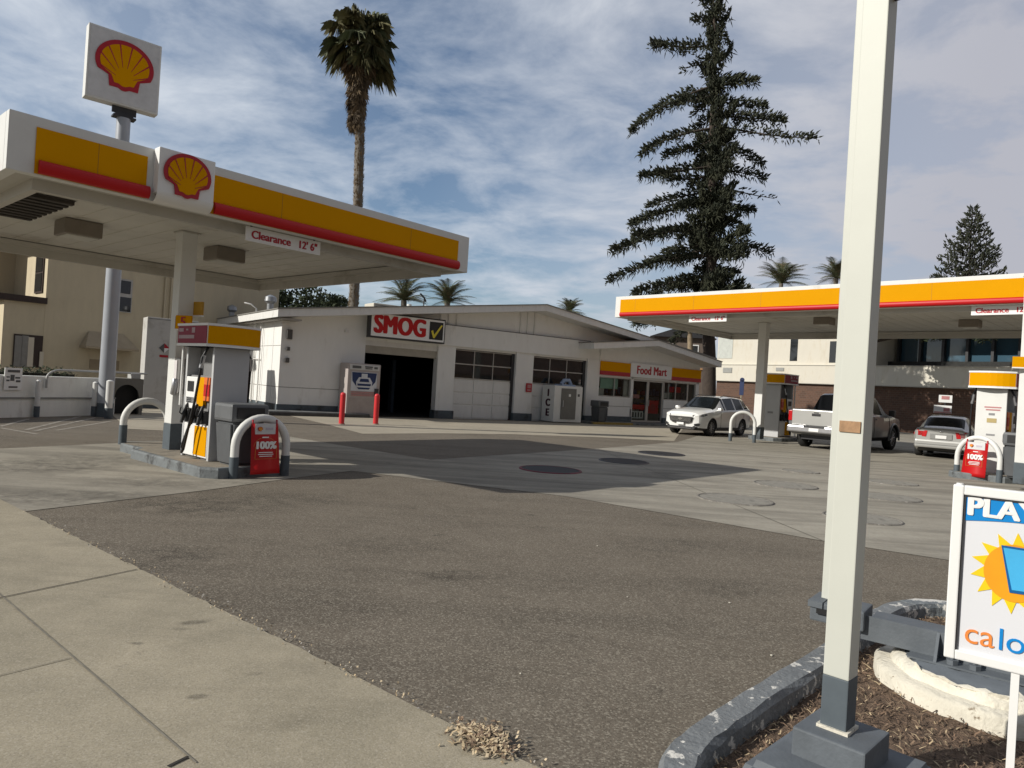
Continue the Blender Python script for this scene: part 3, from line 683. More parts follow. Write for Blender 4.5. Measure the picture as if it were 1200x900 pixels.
def trash_bin(loc, az, label, dark=False):
    o = thing('litter_bin', loc, az=az, label=label, cat='bin', group='grey litter bins on the forecourt')
    m = mat('bin_grey', (.085, .09, .095), .6, .12, 5)
    q = MB()
    bm = bmesh.new(); bmesh.ops.create_cube(bm, size=1)
    for v in bm.verts:
        k = .52 if v.co.z > 0 else .44
        v.co = Vector((v.co.x * 2 * k * .6, v.co.y * 2 * k * .56, .36 + v.co.z * .72))
    bmesh.ops.bevel(bm, geom=bm.edges[:], offset=.04, segments=2, affect='EDGES'); q.bm(bm); bm.free()
    for sx in (-1, 1): q.box(sx * .24 - .03, sx * .24 + .03, -.30, -.28, .06, .68)
    q.build('body', m, o)
    q = MB(); q.box(-.33, .33, -.31, .31, .72, 1.02, bev=.05); hd = q.build('hood', mat('bin_hood', (.12, .125, .13), .55, .1, 5), o)
    q = MB(); q.box(-.24, .24, -.325, -.30, .78, .96); q.box(.315, .335, -.22, .22, .78, .96); q.build('opening', black, hd)
    return o
trash_bin(bp(15.15, -.75, .1), BA, 'dark litter bin standing on the walk left of the shop window')

for x, y, lab in ((400, 497.5, 'left of the two red bollards, in front of the grey vending cabinet'), (440, 497.5, 'right of the two red bollards, at the mouth of the open bay')):
    o = thing('red_bollard', gp(x, y), rz=0, label=lab, cat='bollard', group='red bollards by the open bay')
    q = MB(); q.cyl(0, 0, -.02, .95, .085); q.tube([(0, 0, .95), (0, 0, .99), (0, 0, 1.01)], [.085, .07, .03], 24); q.build('post', redp, o)
    q = MB(); q.cyl(0, 0, 0, .035, .11); q.build('base_collar', mat('collar_concrete', (.3, .2, .17), .9), o)
# ------------------------------------------------------------------ CANOPIES
def on_plane(x, y, o, az):
    d = ray(x, y); a = R(az); n = Vector((math.cos(a), -math.sin(a), 0))
    t = n.dot(Vector((o[0], o[1], 0))) / n.dot(d); p = Vector((0, 0, CAM_H)) + d * t
    return (p.x - o[0]) * math.sin(a) + (p.y - o[1]) * math.cos(a), p.z
def canopy(O, az, L, Dp, zb, H, bands, label, emb=None, endbands=((.5, .45),)):
    c = thing('forecourt_canopy', (O[0], O[1], 0), az=az, label=label, cat='canopy')
    zt = zb + H; T = .12
    q = MB(); q.box(0, L, 0, T, zb, zt, bev=.01); q.box(0, L, Dp - T, Dp, zb, zt, bev=.01); q.box(0, T, T, Dp - T, zb + .002, zt - .002); q.box(L - T, L, T, Dp - T, zb + .002, zt - .002)
    q.box(T, L - T, T, Dp - T, zt - .12, zt - .06)
    q.build('fascia', white, c)
    y0, y1, r0, r1 = zb + .14, zt - .12, zb + .015, zb + .17
    def ends(fn, a, b, mb, mb2):
        pass
    q = MB(); q2 = MB()
    def band(qa, qb, P0, P1, outn, a, b):
        # P0 + dir*a..b along an edge, outn outward normal
        d = (P1 - P0).normalized()
        def quadbox(mb, z0, z1, th, a, b):
            A = P0 + d * a; B = P0 + d * b
            vs = []
            for z in (z0, z1):
                for p in (A, B):
                    vs += [p + outn * .002 + Vector((0, 0, z)), p + outn * th + Vector((0, 0, z))]
            mb.add(vs, [(0, 2, 3, 1), (4, 5, 7, 6), (1, 3, 7, 5), (0, 1, 5, 4), (2, 6, 7, 3)])
        quadbox(qa, r0 - .0, y1, .012, a, b)
        A = P0 + d * (a + .03) + outn * .03; B = P0 + d * (b + .03 if b < (P1 - P0).length - .3 else b) + outn * .03
        zc = (r0 + r1) / 2
        rr = (r1 - r0) / 2
        n = 12
        vs = []; fs = []
        for k in range(n + 1):
            an = -math.pi / 2 + math.pi * k / n
            for p in (A, B): vs.append(p + outn * (rr * .75 * math.cos(an)) + Vector((0, 0, zc + rr * math.sin(an))))
        for k in range(n): fs.append((2 * k, 2 * k + 1, 2 * k + 3, 2 * k + 2))
        fs.append([2 * k for k in range(n + 1)]); fs.append([2 * k + 1 for k in range(n, -1, -1)])
        qb.add(vs, fs, 0, False)
    for (a, b) in bands: band(q, q2, Vector((0, 0, 0)), Vector((L, 0, 0)), Vector((0, -1, 0)), a, b)
    band(q, q2, Vector((0, Dp, 0)), Vector((0, 0, 0)), Vector((-1, 0, 0)), .45, Dp - .45)
    band(q, q2, Vector((L, 0, 0)), Vector((L, Dp, 0)), Vector((1, 0, 0)), .45, Dp - .45)
    band(q, q2, Vector((L, Dp, 0)), Vector((0, Dp, 0)), Vector((0, 1, 0)), .45, L - .45)
    q.build('yellow_band', yellow, c); q2.build('red_bar', red, c)
    k = .9
    while k < L - .5:
        if any(a + .2 < k < b - .2 for a, b in bands):
            q = MB(); q.box(k, k + .006, -.0135, -.0125, r1, y1); q.build('panel_seam', mat('seam_brown', (.35, .16, .01), .6), c)
        k += 2.42
    # underside: dropped ring beam, closure, ceiling deck
    i0, wd, dr = .34, .09, .10
    q = MB(); a = i0; b = i0 + wd
    q.box(a, L - a, a, b, zb - dr, zb + .15); q.box(a, L - a, Dp - b, Dp - a, zb - dr, zb + .15)
    q.box(a, b, b, Dp - b, zb - dr + .002, zb + .148); q.box(L - b, L - a, b, Dp - b, zb - dr + .002, zb + .148)
    q.box(b, b + .10, b, Dp - b, zb + .06, zb + .14); q.box(b + .10, L - b, Dp - b - .10, Dp - b, zb + .06, zb + .14); q.box(L - b - .1, L - b, b, Dp - b - .1, zb + .06, zb + .14)
    q.build('ring_beam', soffit, c)
    q = MB(); q.box(T, L - T, T, i0, zb + .03, zb + .05); q.box(T, L - T, Dp - i0, Dp - T, zb + .03, zb + .05); q.box(T, i0, i0, Dp - i0, zb + .03, zb + .05); q.box(L - i0, L - T, i0, Dp - i0, zb + .03, zb + .05)
    q.build('soffit_strip', soffit, c)
    q = MB(); q.box(b, L - b, b, Dp - b, zb + .155, zb + .19)
    k = b + .4
    while k < L - b: q.box(k, k + .010, b, Dp - b, zb + .148, zb + .155); k += .4
    q.build('ceiling_deck', mat('ceiling_deck_paint', (.62, .60, .54), .6, .08, .9, dirt=(.33, .29, .23), dscale=.7, dlo=.55, dhi=.8), c)
    return c
C1O = (-5.67, 7.79); C1A = 41.4; C1L = 7.14; C1D = 7.1; C1Z = 3.55; C1H = .655
s1 = lambda x, y: on_plane(x, y, C1O, C1A)[0]
bands1 = [(s1(43, 150), s1(172, 200)), (s1(249, 205), s1(536, 300))]
c1 = canopy(C1O, C1A, C1L, C1D, C1Z, C1H, bands1, 'nearer petrol canopy on the left with emblem panel, beneath the tall pole sign')
ea, eb = s1(181, 176) , s1(246, 200)
q = MB(); q.box(ea, eb, -.16, .0, C1Z + .10, C1Z + C1H + .01, bev=.015)
q.prism([(ea, 0), (eb, 0), (eb, .01), (ea, .01)], C1Z + .0, C1Z + .01, plane='xy')
n = 8; vs = []
for k in range(n + 1):
    a = R(90) * k / n
    for x in (ea, eb): vs.append((x, -.16 + .16 * (1 - math.cos(a)), C1Z + .12 - .13 * math.sin(a)))
q.add(vs, [(2 * k, 2 * k + 1, 2 * k + 3, 2 * k + 2) for k in range(n)], 0, True)
ep = q.build('emblem_panel', white2, c1)
emblem_mb(.60, -.165, cx=(ea + eb) / 2 - .0, cz=C1Z + C1H * .56).build('emblem', [dred, yellow], ep)
# missing ceiling panel showing dark corrugated decking
q = MB(); zc = C1Z + .145
def to_local(p, O, az):
    a = R(az); dx, dy = p[0] - O[0], p[1] - O[1]; return (dx * math.sin(a) + dy * math.cos(a), -dx * math.cos(a) + dy * math.sin(a))
def zp(x, y, z, O, az):
    d = ray(x, y); t = (z - CAM_H) / d.z; return to_local((d.x * t, d.y * t), O, az)
(xa, ya) = zp(33, 226, zc, C1O, C1A); (xb, yb) = zp(70, 240, zc, C1O, C1A)
print('DECK', xa, ya, xb, yb)
ya = 1.75; xb = 1.22
q.box(.55, xb, ya, 3.9, zc - .004, zc + .004)
for k in range(9): q.box(.55, xb, ya + .05 + k * .24, ya + .17 + k * .24, zc - .05, zc - .004)
q.build('open_deck', mat('dark_decking', (.05, .042, .035), .8, .3, 3), c1)
C2O = (3.69, 26.72); C2A = 135.4; C2L = 13.8; C2D = 8.5; C2Z = 4.35; C2H = .767
s2 = lambda x, y: on_plane(x, y, C2O, C2A)[0]
c2 = canopy(C2O, C2A, C2L, C2D, C2Z, C2H, [(s2(727, 360), C2L - .3)], 'farther sunlit petrol canopy on the right, behind the tall white pole')

def clearance_sign(O, az, xpix, z1, label, grp, sc=.86):
    s, _ = on_plane(xpix[0], xpix[1], O, az); a = R(az)
    o = thing('clearance_sign', (O[0] + math.sin(a) * s - math.cos(a) * .2, O[1] + math.cos(a) * s + math.sin(a) * .2, z1), az=az, label=label, cat='sign', group=grp)
    q = MB(); q.box(0, 1.42, -.01, .01, -.235, 0); b = q.build('board', white2, o); o.scale = (sc, 1, sc)
    q = text_mb("Clearance", .185, .004, .004, mb=MB(), at=(.46, -.013, -.125), sx=.97); q.build('lettering', dred, b); q = text_mb("12' 6\"", .185, .004, .004, mb=MB(), at=(1.16, -.013, -.125), sx=.9)
    q.build('lettering', dred, b)
    q = MB()
    for x in (.1, 1.3): q.box(x, x + .02, .01, .04, -.1, .12)
    q.build('hanger', darkm, o); return o
clearance_sign(C1O, C1A, (296, 275), C1Z - .0, "white Clearance 12' 6\" sign under the left canopy", 'clearance signs under the canopies')
clearance_sign(C2O, C2A, (804, 372), C2Z - .0, "white Clearance 12' 6\" sign under the far left end of the right canopy", 'clearance signs under the canopies', 1.0)
clearance_sign(C2O, C2A, (1136, 362), C2Z - .0, "white Clearance 12' 6\" sign under the right canopy, at the right edge of the photo", 'clearance signs under the canopies', 1.0)

def lamp(parent_O, az, pix, zc, label):
    lx, ly = zp(pix[0], pix[1], zc - .13, parent_O, az); a = R(az)
    o = thing('canopy_light', (parent_O[0] + math.sin(a) * lx - math.cos(a) * ly, parent_O[1] + math.cos(a) * lx + math.sin(a) * ly, zc), az=az, label=label, cat='light', group='box lights under the canopies')
    q = MB(); q.box(-.27, .27, -.27, .27, -.24, 0, bev=.02); q.box(-.2, .2, -.2, .2, -.02, .012); q.build('housing', mat('lamp_housing', (.22, .19, .155), .5, .1, 3), o)
    q = MB(); q.box(-.22, .22, -.22, .22, -.252, -.238); q.build('lens', lens, o)
lamp(C1O, C1A, (92, 270), C1Z + .15, 'brown box light under the left canopy, nearest its left end')
lamp(C1O, C1A, (263, 300), C1Z + .15, 'brown box light under the left canopy, right of the column')
lamp(C2O, C2A, (966, 377), C2Z + .15, 'box light under the right canopy, just left of the tall white pole')
lamp(C2O, C2A, (1137, 380), C2Z + .15, 'box light under the right canopy, below its right clearance sign')

def island(name, pts, label, axis_c, m=kerbdirty):
    "pts: footprint in world; flat kerbed island 0.15 high"
    zc = min(gz(p[0], p[1]) for p in pts) - .05; zt = gz(axis_c[0], axis_c[1]) + .15
    o = thing(name, (axis_c[0], axis_c[1], gz(*axis_c[:2])), rz=0, label=label, cat='pump island', group='raised pump islands')
    cx, cy = axis_c[0], axis_c[1]; z0 = gz(cx, cy)
    q = MB(); n = len(pts)
    inner = []
    c = Vector((sum(p[0] for p in pts) / n, sum(p[1] for p in pts) / n))
    for p in pts:
        v = Vector(p) - c; inner.append(c + v * (1 - .10 / max(v.length, .3)))
    vs = [(p[0] - cx, p[1] - cy, -.12) for p in pts] + [(p[0] - cx, p[1] - cy, .12) for p in pts] + [((p[0] * .8 + i.x * .2) - cx, (p[1] * .8 + i.y * .2) - cy, .148) for p, i in zip(pts, inner)] + [(i.x - cx, i.y - cy, .15) for i in inner]
    fs = []
    for r in range(3):
        for k in range(n): fs.append((r * n + k, r * n + (k + 1) % n, (r + 1) * n + (k + 1) % n, (r + 1) * n + k))
    q.add(vs, fs); q.build('kerb', mat('island_kerb_paint', (.16, .175, .18), .75, .2, 5, bump=.3, bscale=30, dirt=(.05, .05, .05), dscale=4), o)
    q = MB(); q.add([(i.x - cx, i.y - cy, .15) for i in inner], [list(range(n))]); q.build('island_top', mat('island_top_concrete', (.24, .21, .165), .9, .2, 4, dirt=(.1, .09, .075), dscale=3), o)
    return o

# island 1: near edge measured, mirrored across its axis
I1A = C1A + 90                                 # axis direction, towards the camera-right
ax = Vector((math.sin(R(I1A)), math.cos(R(I1A)))); ay = Vector((-math.cos(R(I1A)), math.sin(R(I1A))))
col1 = gp(203.5, 526, .15)
nearpts = [Vector(gp(*p)[:2]) for p in ((146.5, 536.7), (176.7, 544.7), (199.3, 544.7), (215.3, 555), (243.3, 562))]
cc = Vector(col1[:2]); end1 = Vector(gp(270, 561)[:2])
loc = [((p - cc).dot(ax), (p - cc).dot(ay)) for p in nearpts]
e = (end1 - cc).dot(ax)
half = [(max(-3.0, loc[0][0]), -.42), (loc[1][0], -.50), (loc[2][0] + .1, -.50), (loc[3][0], -.72), (e - .25, -.72), (e, -.5)]
print('HALF', loc, e)
half = [(-1.35, -.32), (-1.1, -.42), (-.35, -.42), (-.1, -.62), (e - .20, -.62), (e, -.46)]
foot = [cc + ax * a + ay * b for a, b in half] + [cc + ax * a - ay * b for a, b in reversed(half)]
print('ISLAND1 local', [(round(a, 2), round(b, 2)) for a, b in loc], round(e, 2))
island('pump_island', [tuple(p) for p in foot], 'raised grey kerbed island carrying the nearer left pump and column', (cc.x, cc.y))

def column(loc, az, zt, w, label):
    o = thing('canopy_column', loc, az=az, label=label, cat='column', group='square columns holding up the canopies')
    q = MB(); q.box(-w / 2, w / 2, -w / 2, w / 2, .42, zt - loc[2], bev=.012); q.build('shaft', white, o)
    q = MB(); q.box(-w / 2 - .008, w / 2 + .008, -w / 2 - .008, w / 2 + .008, -.02, .42, bev=.01); q.build('painted_base', slate, o)
    q = MB(); q.box(-w / 2 - .03, w / 2 + .03, -w / 2 - .03, w / 2 + .03, zt - loc[2] - .02, zt - loc[2] - .001); q.build('cap_plate', soffit, o)
    return o
column(col1, C1A, C1Z + .15, .25, 'white square column beside the left pump, with yellow 5 flags')
col2 = gp(888, 513.5, .15)
column(col2, C2A, C2Z + .15, .30, 'white square column of the right canopy, left of the farther pump')
col3 = gp(1199, 566, .15)
column(col3, C2A, C2Z + .15, .30, 'white square column at the right edge of the photo, beside the near right pump')

def hoop(center, az, wdt, hgt, label, grp, base_h=.30):
    o = thing('hoop_bollard', center, az=az, label=label, cat='bollard', group=grp)
    r = .058; h = wdt / 2
    def path(z0=0):
        pts = [(-h, 0, z0)]
        rx = h; rz = min(h * 1.0, hgt - .3)
        pts.append((-h, 0, hgt - rz))
        for k in range(1, 16):
            a = math.pi - math.pi * k / 16; pts.append((rx * math.cos(a), 0, hgt - rz + rz * math.sin(a)))
        pts += [(h, 0, hgt - rz), (h, 0, z0)]; return pts
    q = MB(); q.tube(path(), r, 14); q.build('hoop_tube', white, o)
    for x in (-h, h):
        q = MB(); q.cyl(x, 0, -.03, base_h, r + .006, n=16); q.build('painted_foot', slate, o)
    return o
def banner(center, az, label, wd=.42, ht=.80, tilt=8, sc=1):
    o = thing('hoop_banner', center, az=az, label=label, cat='banner', group='red 100% banners hung on the hoops')
    q = MB(); n = 10
    f = lambda t: -.075 - .10 * (1 - t) ** 1.5 - .02 * math.sin(t * 3.1)
    off = -.0
    for (wdd, th, mi) in ((wd, .012, 0),):
        vs = []
        for k in range(n + 1):
            t = k / n; y = f(t)
            for x in (-wdd / 2 - .02 * (1 - t), wdd / 2 + .02 * (1 - t)): vs += [(x, y, .03 + ht * t), (x, y + th, .03 + ht * t)]
        fs = []
        for k in range(n): a = 4 * k; fs += [(a, a + 2, a + 6, a + 4), (a + 1, a + 5, a + 7, a + 3), (a, a + 4, a + 5, a + 1), (a + 2, a + 3, a + 7, a + 6)]
        fs += [(0, 1, 3, 2), (4 * n, 4 * n + 2, 4 * n + 3, 4 * n + 1)]
        q.add(vs, fs, mi, True)
    b = q.build('board', red, o)
    ty = lambda z: f((z - .03) / ht) - .006
    q = MB(); q.box(-wd / 2 + .05, wd / 2 - .05, ty(.74) - .012, ty(.74) + .02, .66, .83, 0)
    emblem_mb(.075, ty(.74) - .012, mb=q, cx=-.09, cz=.745, mr=2, my=1)
    text_mb('FUEL', .05, 0, .002, mb=q, at=(.07, ty(.74) - .014, .745), mi=3) if False else q.box(.0, .12, ty(.74) - .016, ty(.74) - .012, .725, .765, 3)
    q.build('header_card', [mat('card_white', (.62, .62, .62), .5), mat('card_orange', (.75, .3, .02), .5), dred, mat('card_print', (.5, .45, .5), .6)], b)
    q = text_mb('100%', .165, .006, .004, mb=MB(), at=(0, ty(.48) - .01, .48), sx=.94)
    for i, (z, w0) in enumerate(((.60, .10), (.365, .22), (.335, .24), (.305, .20))):
        q.box(-w0 / 2, w0 / 2, ty(z) - .008, ty(z) - .001, z, z + (.02 if i == 0 else .012))
    q.build('lettering', white2, b)
    q = MB()
    for k in range(28):
        a0, a1 = R(10 + k * 160 / 28), R(10 + (k + 1) * 160 / 28)
        P2 = lambda a, r: (r * math.cos(a), ty(.46 + r * .9 * math.sin(a)) - .004, .44 + r * .9 * math.sin(a))
        q.add([P2(a0, .185), P2(a1, .185), P2(a1, .190), P2(a0, .190)], [(0, 1, 2, 3)])
    q.box(-.17, -.166, ty(.3) - .008, ty(.3), .27, .46); q.box(.166, .17, ty(.3) - .008, ty(.3), .27, .46); q.box(-.17, .17, ty(.27) - .006, ty(.27), .268, .272)
    q.build('ring_print', mat('print_gold', (.6, .25, .05), .5), b)
    q = MB()
    for x in (-wd / 2 + .02, wd / 2 - .02): q.tube([(x, -.07, .78), (x, -.075, .88), (x, .03, .90), (x, .06, .8)], .012, 6)
    q.build('strap', dred, o); o.scale = (sc * 1.1, sc, sc)
    return o
h1a, h1b = gp(273, 561), gp(333, 557.5)
hc = (h1a + h1b) / 2; hw = (h1b - h1a).to_2d().length; haz = math.degrees(math.atan2(h1b.x - h1a.x, h1b.y - h1a.y))
print('HOOP1', hc, hw, haz)
H1 = hoop(hc, haz, hw, .84, 'white hoop barrier with red banner at the near end of the left island', 'white hoop barriers guarding the pump islands')
banner((hc.x, hc.y, hc.z + .04), haz, 'dark red 100% banner on the hoop beside the left pump', sc=.88)
hl = gp(155, 523, .15)
lx = cc + ax * -1.15
hoop(Vector((lx.x, lx.y, col1.z)), C1A + 0, .74, .72, 'white hoop barrier at the far left end of the left island', 'white hoop barriers guarding the pump islands')
h3a, h3b = gp(1120.5, 559), gp(1170.5, 566)
hc3 = (h3a + h3b) / 2; haz3 = math.degrees(math.atan2(h3b.x - h3a.x, h3b.y - h3a.y)); print('HOOP3', hc3, (h3b - h3a).length, haz3)
hoop(hc3, haz3, (h3b - h3a).to_2d().length, .99, 'white hoop barrier with red banner in front of the near right pump', 'white hoop barriers guarding the pump islands')
banner((hc3.x, hc3.y, hc3.z + .05), haz3, 'bright sunlit red 100% banner on the hoop of the right pump', wd=.46)
h2a, h2b = gp(855.5, 517), gp(883.5, 519)
hc2 = (h2a + h2b) / 2; haz2 = math.degrees(math.atan2(h2b.x - h2a.x, h2b.y - h2a.y)); print('HOOP2', hc2, (h2b - h2a).length, haz2)
hoop(hc2, haz2, (h2b - h2a).to_2d().length, 1.1, 'white hoop barrier left of the farther pump, beside the white car', 'white hoop barriers guarding the pump islands')

# ------------------------------------------------------------------ PUMPS
def pump(corner, az, L, Wd, number, label, sunny=False):
    "corner: world position of the corner (+x, -y side given by sy) on the island top; x axis = island axis"
    o = thing('fuel_pump', corner, az=az, label=label, cat='fuel pump', group='fuel pumps')
    hx, hy = L / 2, Wd / 2
    q = MB(); q.box(-hx + .06, hx - .06, -hy + .05, hy - .05, .0, 1.45, bev=.01); q.box(-hx + .06, hx - .06, -.1, .1, 1.45, 1.95); q.build('body', mat('pump_body_grey', (.20, .20, .20), .5), o)
    for sx in (-1, 1):
        q = MB(); q.box(sx * (hx - .07), sx * hx, -hy, hy, 0, 1.95, bev=.012)
        ep = q.build('end_panel', pump_shaded if not sunny else white, o)  # shade put into the grey panel colour; the sunlit pump gets white
        q = MB()
        if sunny:
            for (a, b, c, d2, mi) in ((-.13, .2, 1.50, 1.53, 0), (-.1, .18, 1.44, 1.47, 0), (-.04, .08, 1.33, 1.38, 1), (-.07, .12, 1.16, 1.26, 2), (-.07, .1, .86, .90, 1)):
                q = MB(); q.box(sx * (hx + .001), sx * (hx + .006), a, b, c, d2, mi); q.build('panel_print', [pink, mat('print_grey', (.25, .25, .25), .6), mat('print_tan', (.45, .35, .15), .6)], ep)
        else:
            q.box(sx * (hx + .001), sx * (hx + .008), -.10, .10, .86, .93, 0); q.build('panel_print', mat('print_grey', (.25, .25, .25), .6), ep)
    for sy in (-1, 1):
        f = MB(); y0 = sy * (hy - .045); y1 = sy * hy
        f.box(-hx + .08, hx - .08, y0, y1, .04, .60, 0, bev=.01); f.build('lower_door', white2, o)
        f = MB(); f.box(-.02 if sy < 0 else -hx + .1, hx - .1 if sy < 0 else .02, y1, y1 + sy * .01, .07, .57, 0); f.build('yellow_door_panel', yellow, o)
        f = MB(); f.box(-hx + .08, .0, y0, y1 + sy * .02, .86, 1.42, 0, bev=.015)
        hd = f.build('control_head', white2, o)
        f = MB(); f.box(-hx + .18, -.12, y1 + sy * .018, y1 + sy * .03, 1.16, 1.34, 0); f.box(-hx + .16, -.1, y1 + sy * .018, y1 + sy * .03, .96, 1.06, 1)
        for k in range(3):
            for j in range(3): f.box(-hx + .2 + k * .06, -hx + .24 + k * .06, y1 + sy * .03, y1 + sy * .036, .97 + j * .03, .985 + j * .03, 0)
        f.build('screen', [black, steel], hd)
        f = MB(); f.box(.0, .24, y0, y1 + sy * .01, .92, 1.42); f.build('yellow_stripe', yellow, o)
        f = MB(); f.box(.24, .44, y0, y1 + sy * .012, 1.02, 1.42); f.box(.24, .44, y1, y1 + sy * .014, 1.1, 1.3, 1); f.build('grade_panel', [mat('grade_orange', (.75, .16, .02), .4), red], o)
        for k, x in enumerate((-.3, .06, .32)):
            f = MB(); f.box(x - .07, x + .07, y0, y1 + sy * .05, .62, .84, bev=.02)
            bt = f.build('nozzle_boot', plastic, o)
            f = MB(); f.tube([(x, y1 + sy * .12, .60), (x, y1 + sy * .09, .74), (x, y1 + sy * .05, .90), (x, y1 + sy * .02, .95)], [.03, .04, .028, .015], 8)
            f.tube([(x, y1 + sy * .09, .72), (x, y1 + sy * .16, .78), (x, y1 + sy * .14, .88)], .012, 6)
            f.build('nozzle', black, bt)
        f = MB(); yy = y1 + sy * .13
        f.tube([(.36, y1 + sy * .03, 1.95), (.36, yy, 1.75), (.33, yy, 1.55), (.25, yy + sy * .03, 1.0), (.12, yy + sy * .05, .55), (.0, yy + sy * .06, .16), (-.08, yy + sy * .05, .10), (-.12, yy + sy * .04, .2), (-.02, yy, .5), (.06, y1 + sy * .12, .62)], .023, 8)
        f.build('hose', black, o)
        f = MB(); f.tube([(.36, y1 + sy * .09, 1.8), (.33, yy, 1.58)], .035, 8); f.build('hose_coupling', steel, o)
        f = MB(); f.tube([(-hx + .05, y1 + sy * .08, .9), (-hx + .05, y1 + sy * .08, 1.95)], .025, 8); f.build('valance_post', white2, o)
    # topper with bowed ends
    tw, tl = Wd * .5 + .16, hx + .03
    z0, z1 = 1.95, 2.34
    def plan(k):
        pts = []
        for sx in (1, -1):
            for i in range(9):
                t = -1 + 2 * i / 8
                if sx < 0: t = -t
                pts.append((sx * (tl + k + .14 * (1 - t * t)), t * (tw + k)))
        return pts
    q = MB(); q.prism(plan(0), z0 + .0, z1, plane='xy'); q.prism(plan(.012), z0, z0 + .045, plane='xy'); q.prism(plan(.012), z1 - .035, z1 + .004, plane='xy')
    tp = q.build('topper', white2, o)
    q = MB(); n = 9
    for sx in (1, -1):
        vs = []
        for i in range(n):
            t = (-1 + 2 * i / 8) * .985
            x = sx * (tl + .008 + .14 * (1 - t * t)); vs += [(x, t * tw, z0 + .05), (x, t * tw, z1 - .04)]
        q.add(vs, [(2 * i, 2 * i + 2, 2 * i + 3, 2 * i + 1) for i in range(n - 1)])
    q.build('number_panel', yellow, tp)
    q = MB()
    for sy in (-1, 1): q.box(-tl + .02, tl - .01, sy * tw, sy * (tw + .008), z0 + .05, z1 - .04)
    rp = q.build('price_panel', mat('price_panel_red', (.25, .008, .03), .5, spec=.2), tp)
    q = MB()
    for sy in (-1, 1):
        for (a, b, c, d2) in ((-.5, -.32, 2.2, 2.26), (-.22, -.14, 2.22, 2.25), (-.0, .12, 2.18, 2.27), (-.5, .1, 2.08, 2.14)):
            q.box(a, b, sy * (tw + .008), sy * (tw + .012), c, d2)
    q.build('price_print', mat('print_pinkwhite', (.42, .30, .32), .6), rp)
    if number:
        q = text_mb(number, .26, .006, .004, mb=MB()); q.xf(Matrix.Translation((tl + .07, -tw + .16, (z0 + z1) / 2)) @ Matrix.Rotation(R(90 - 12), 4, 'Z'))
        q.build('lettering', dred, tp)
    return o
pc = gp(243.5, 541, .15)       # near corner of pump 1
a1 = Vector((ax.x, ax.y, 0)); b1 = Vector((ay.x, ay.y, 0))
P1L, P1W = 1.06, .64; PS = .855
p1 = pump(pc - a1 * P1L * PS / 2 + b1 * P1W * PS / 2, I1A, P1L, P1W, '5', 'fuel pump number 5, under the left canopy beside the litter bin')
p1.scale = (PS,) * 3
tb = pc + a1 * .36 + b1 * .28
tb_ = trash_bin(Vector((tb.x, tb.y, col1.z)), I1A - 90, 'grey litter bin between the left pump and its hooped red banner'); tb_.scale = (.86,) * 3
# pump 3 (right) and pump 2 (farther)
I2A = 225.4
ax2 = Vector((math.sin(R(I2A)), math.cos(R(I2A)), 0)); ay2 = Vector((-math.cos(R(I2A)), math.sin(R(I2A)), 0))
pc3 = gp(1175, 556, .15); pc2 = gp(911, 512.5, .15)
pp3 = pump(pc3 - ax2 * .57 - ay2 * .31, I2A, 1.1, .60, None, 'sunlit white fuel pump behind the hoop with the red banner, right edge', True); pp3.scale = (1.04,) * 3
pp2 = pump(pc2 - ax2 * .6 - ay2 * .36, I2A, 1.1, .68, None, 'shaded fuel pump right of the far column, between white car and pickup'); pp2.scale = (1.09,) * 3
for (c, dc, lab) in ((pc3 - ax2 * .2 - ay2 * .30, 0, 'raised kerbed island of the near right pump'), (pc2 - ax2 * .3 - ay2 * .34, 0, 'raised kerbed island of the farther pump, beside the white car')):
    fp = []
    for (a, b) in ((-2.2, -.62), (-2.0, -.70), (.7, -.70), (1.0, -.5), (1.0, .5), (.7, .70), (-2.0, .70), (-2.2, .62)):
        fp.append(((c + ax2 * a + ay2 * b).x, (c + ax2 * a + ay2 * b).y))
    island('pump_island', fp, lab, (c.x, c.y))
tb3 = pc3 + ay2 * .45 - ax2 * .3
trash_bin(gp(1195, 560, .15), I2A, 'dark litter bin at the right edge, beside the sunlit pump')
# yellow pump-number flags on the columns
def flag(loc, az, num, label, m=yellow):
    o = thing('number_flag', loc, az=az, label=label, cat='sign', group='yellow pump number flags on the columns')
    q = MB(); q.box(-.14, .14, -.02, .02, -.12, .12, bev=.008); q.box(-.142, .142, -.022, .022, -.125, -.10, 1); b = q.build('plate', [m, white2], o)
    if num:
        q = text_mb(num, .22, .004, .004, mb=MB(), at=(0, -.024, .01)); q.build('lettering', dred, b)
    q = MB(); q.box(-.15, -.13, -.01, .01, -.1, .1); q.build('bracket', darkm, o)
z5 = atY(211, 379, col1.y).z
flag(Vector((col1.x, col1.y, z5)) - a1 * .0 + Vector((.12, -.18, 0)), 100, '5', 'yellow 5 flag low on the column beside the left pump')
z6 = atY(226, 362, col1.y).z
flag(Vector((col1.x, col1.y, z6)) + Vector((.24, .0, 0)), 118, None, 'upper yellow flag on the right side of the left column', mat('flag_amber', (.5, .27, .01), .5))
p = atY(1193, 425, col3.y); flag(Vector((p.x - .02, p.y - .1, p.z)), 120, None, 'yellow flag on the column at the right edge')
p = atY(881, 435, col2.y); flag(Vector((p.x + .32, p.y, p.z)), 120, None, 'small yellow flag on the far column above the shaded pump')
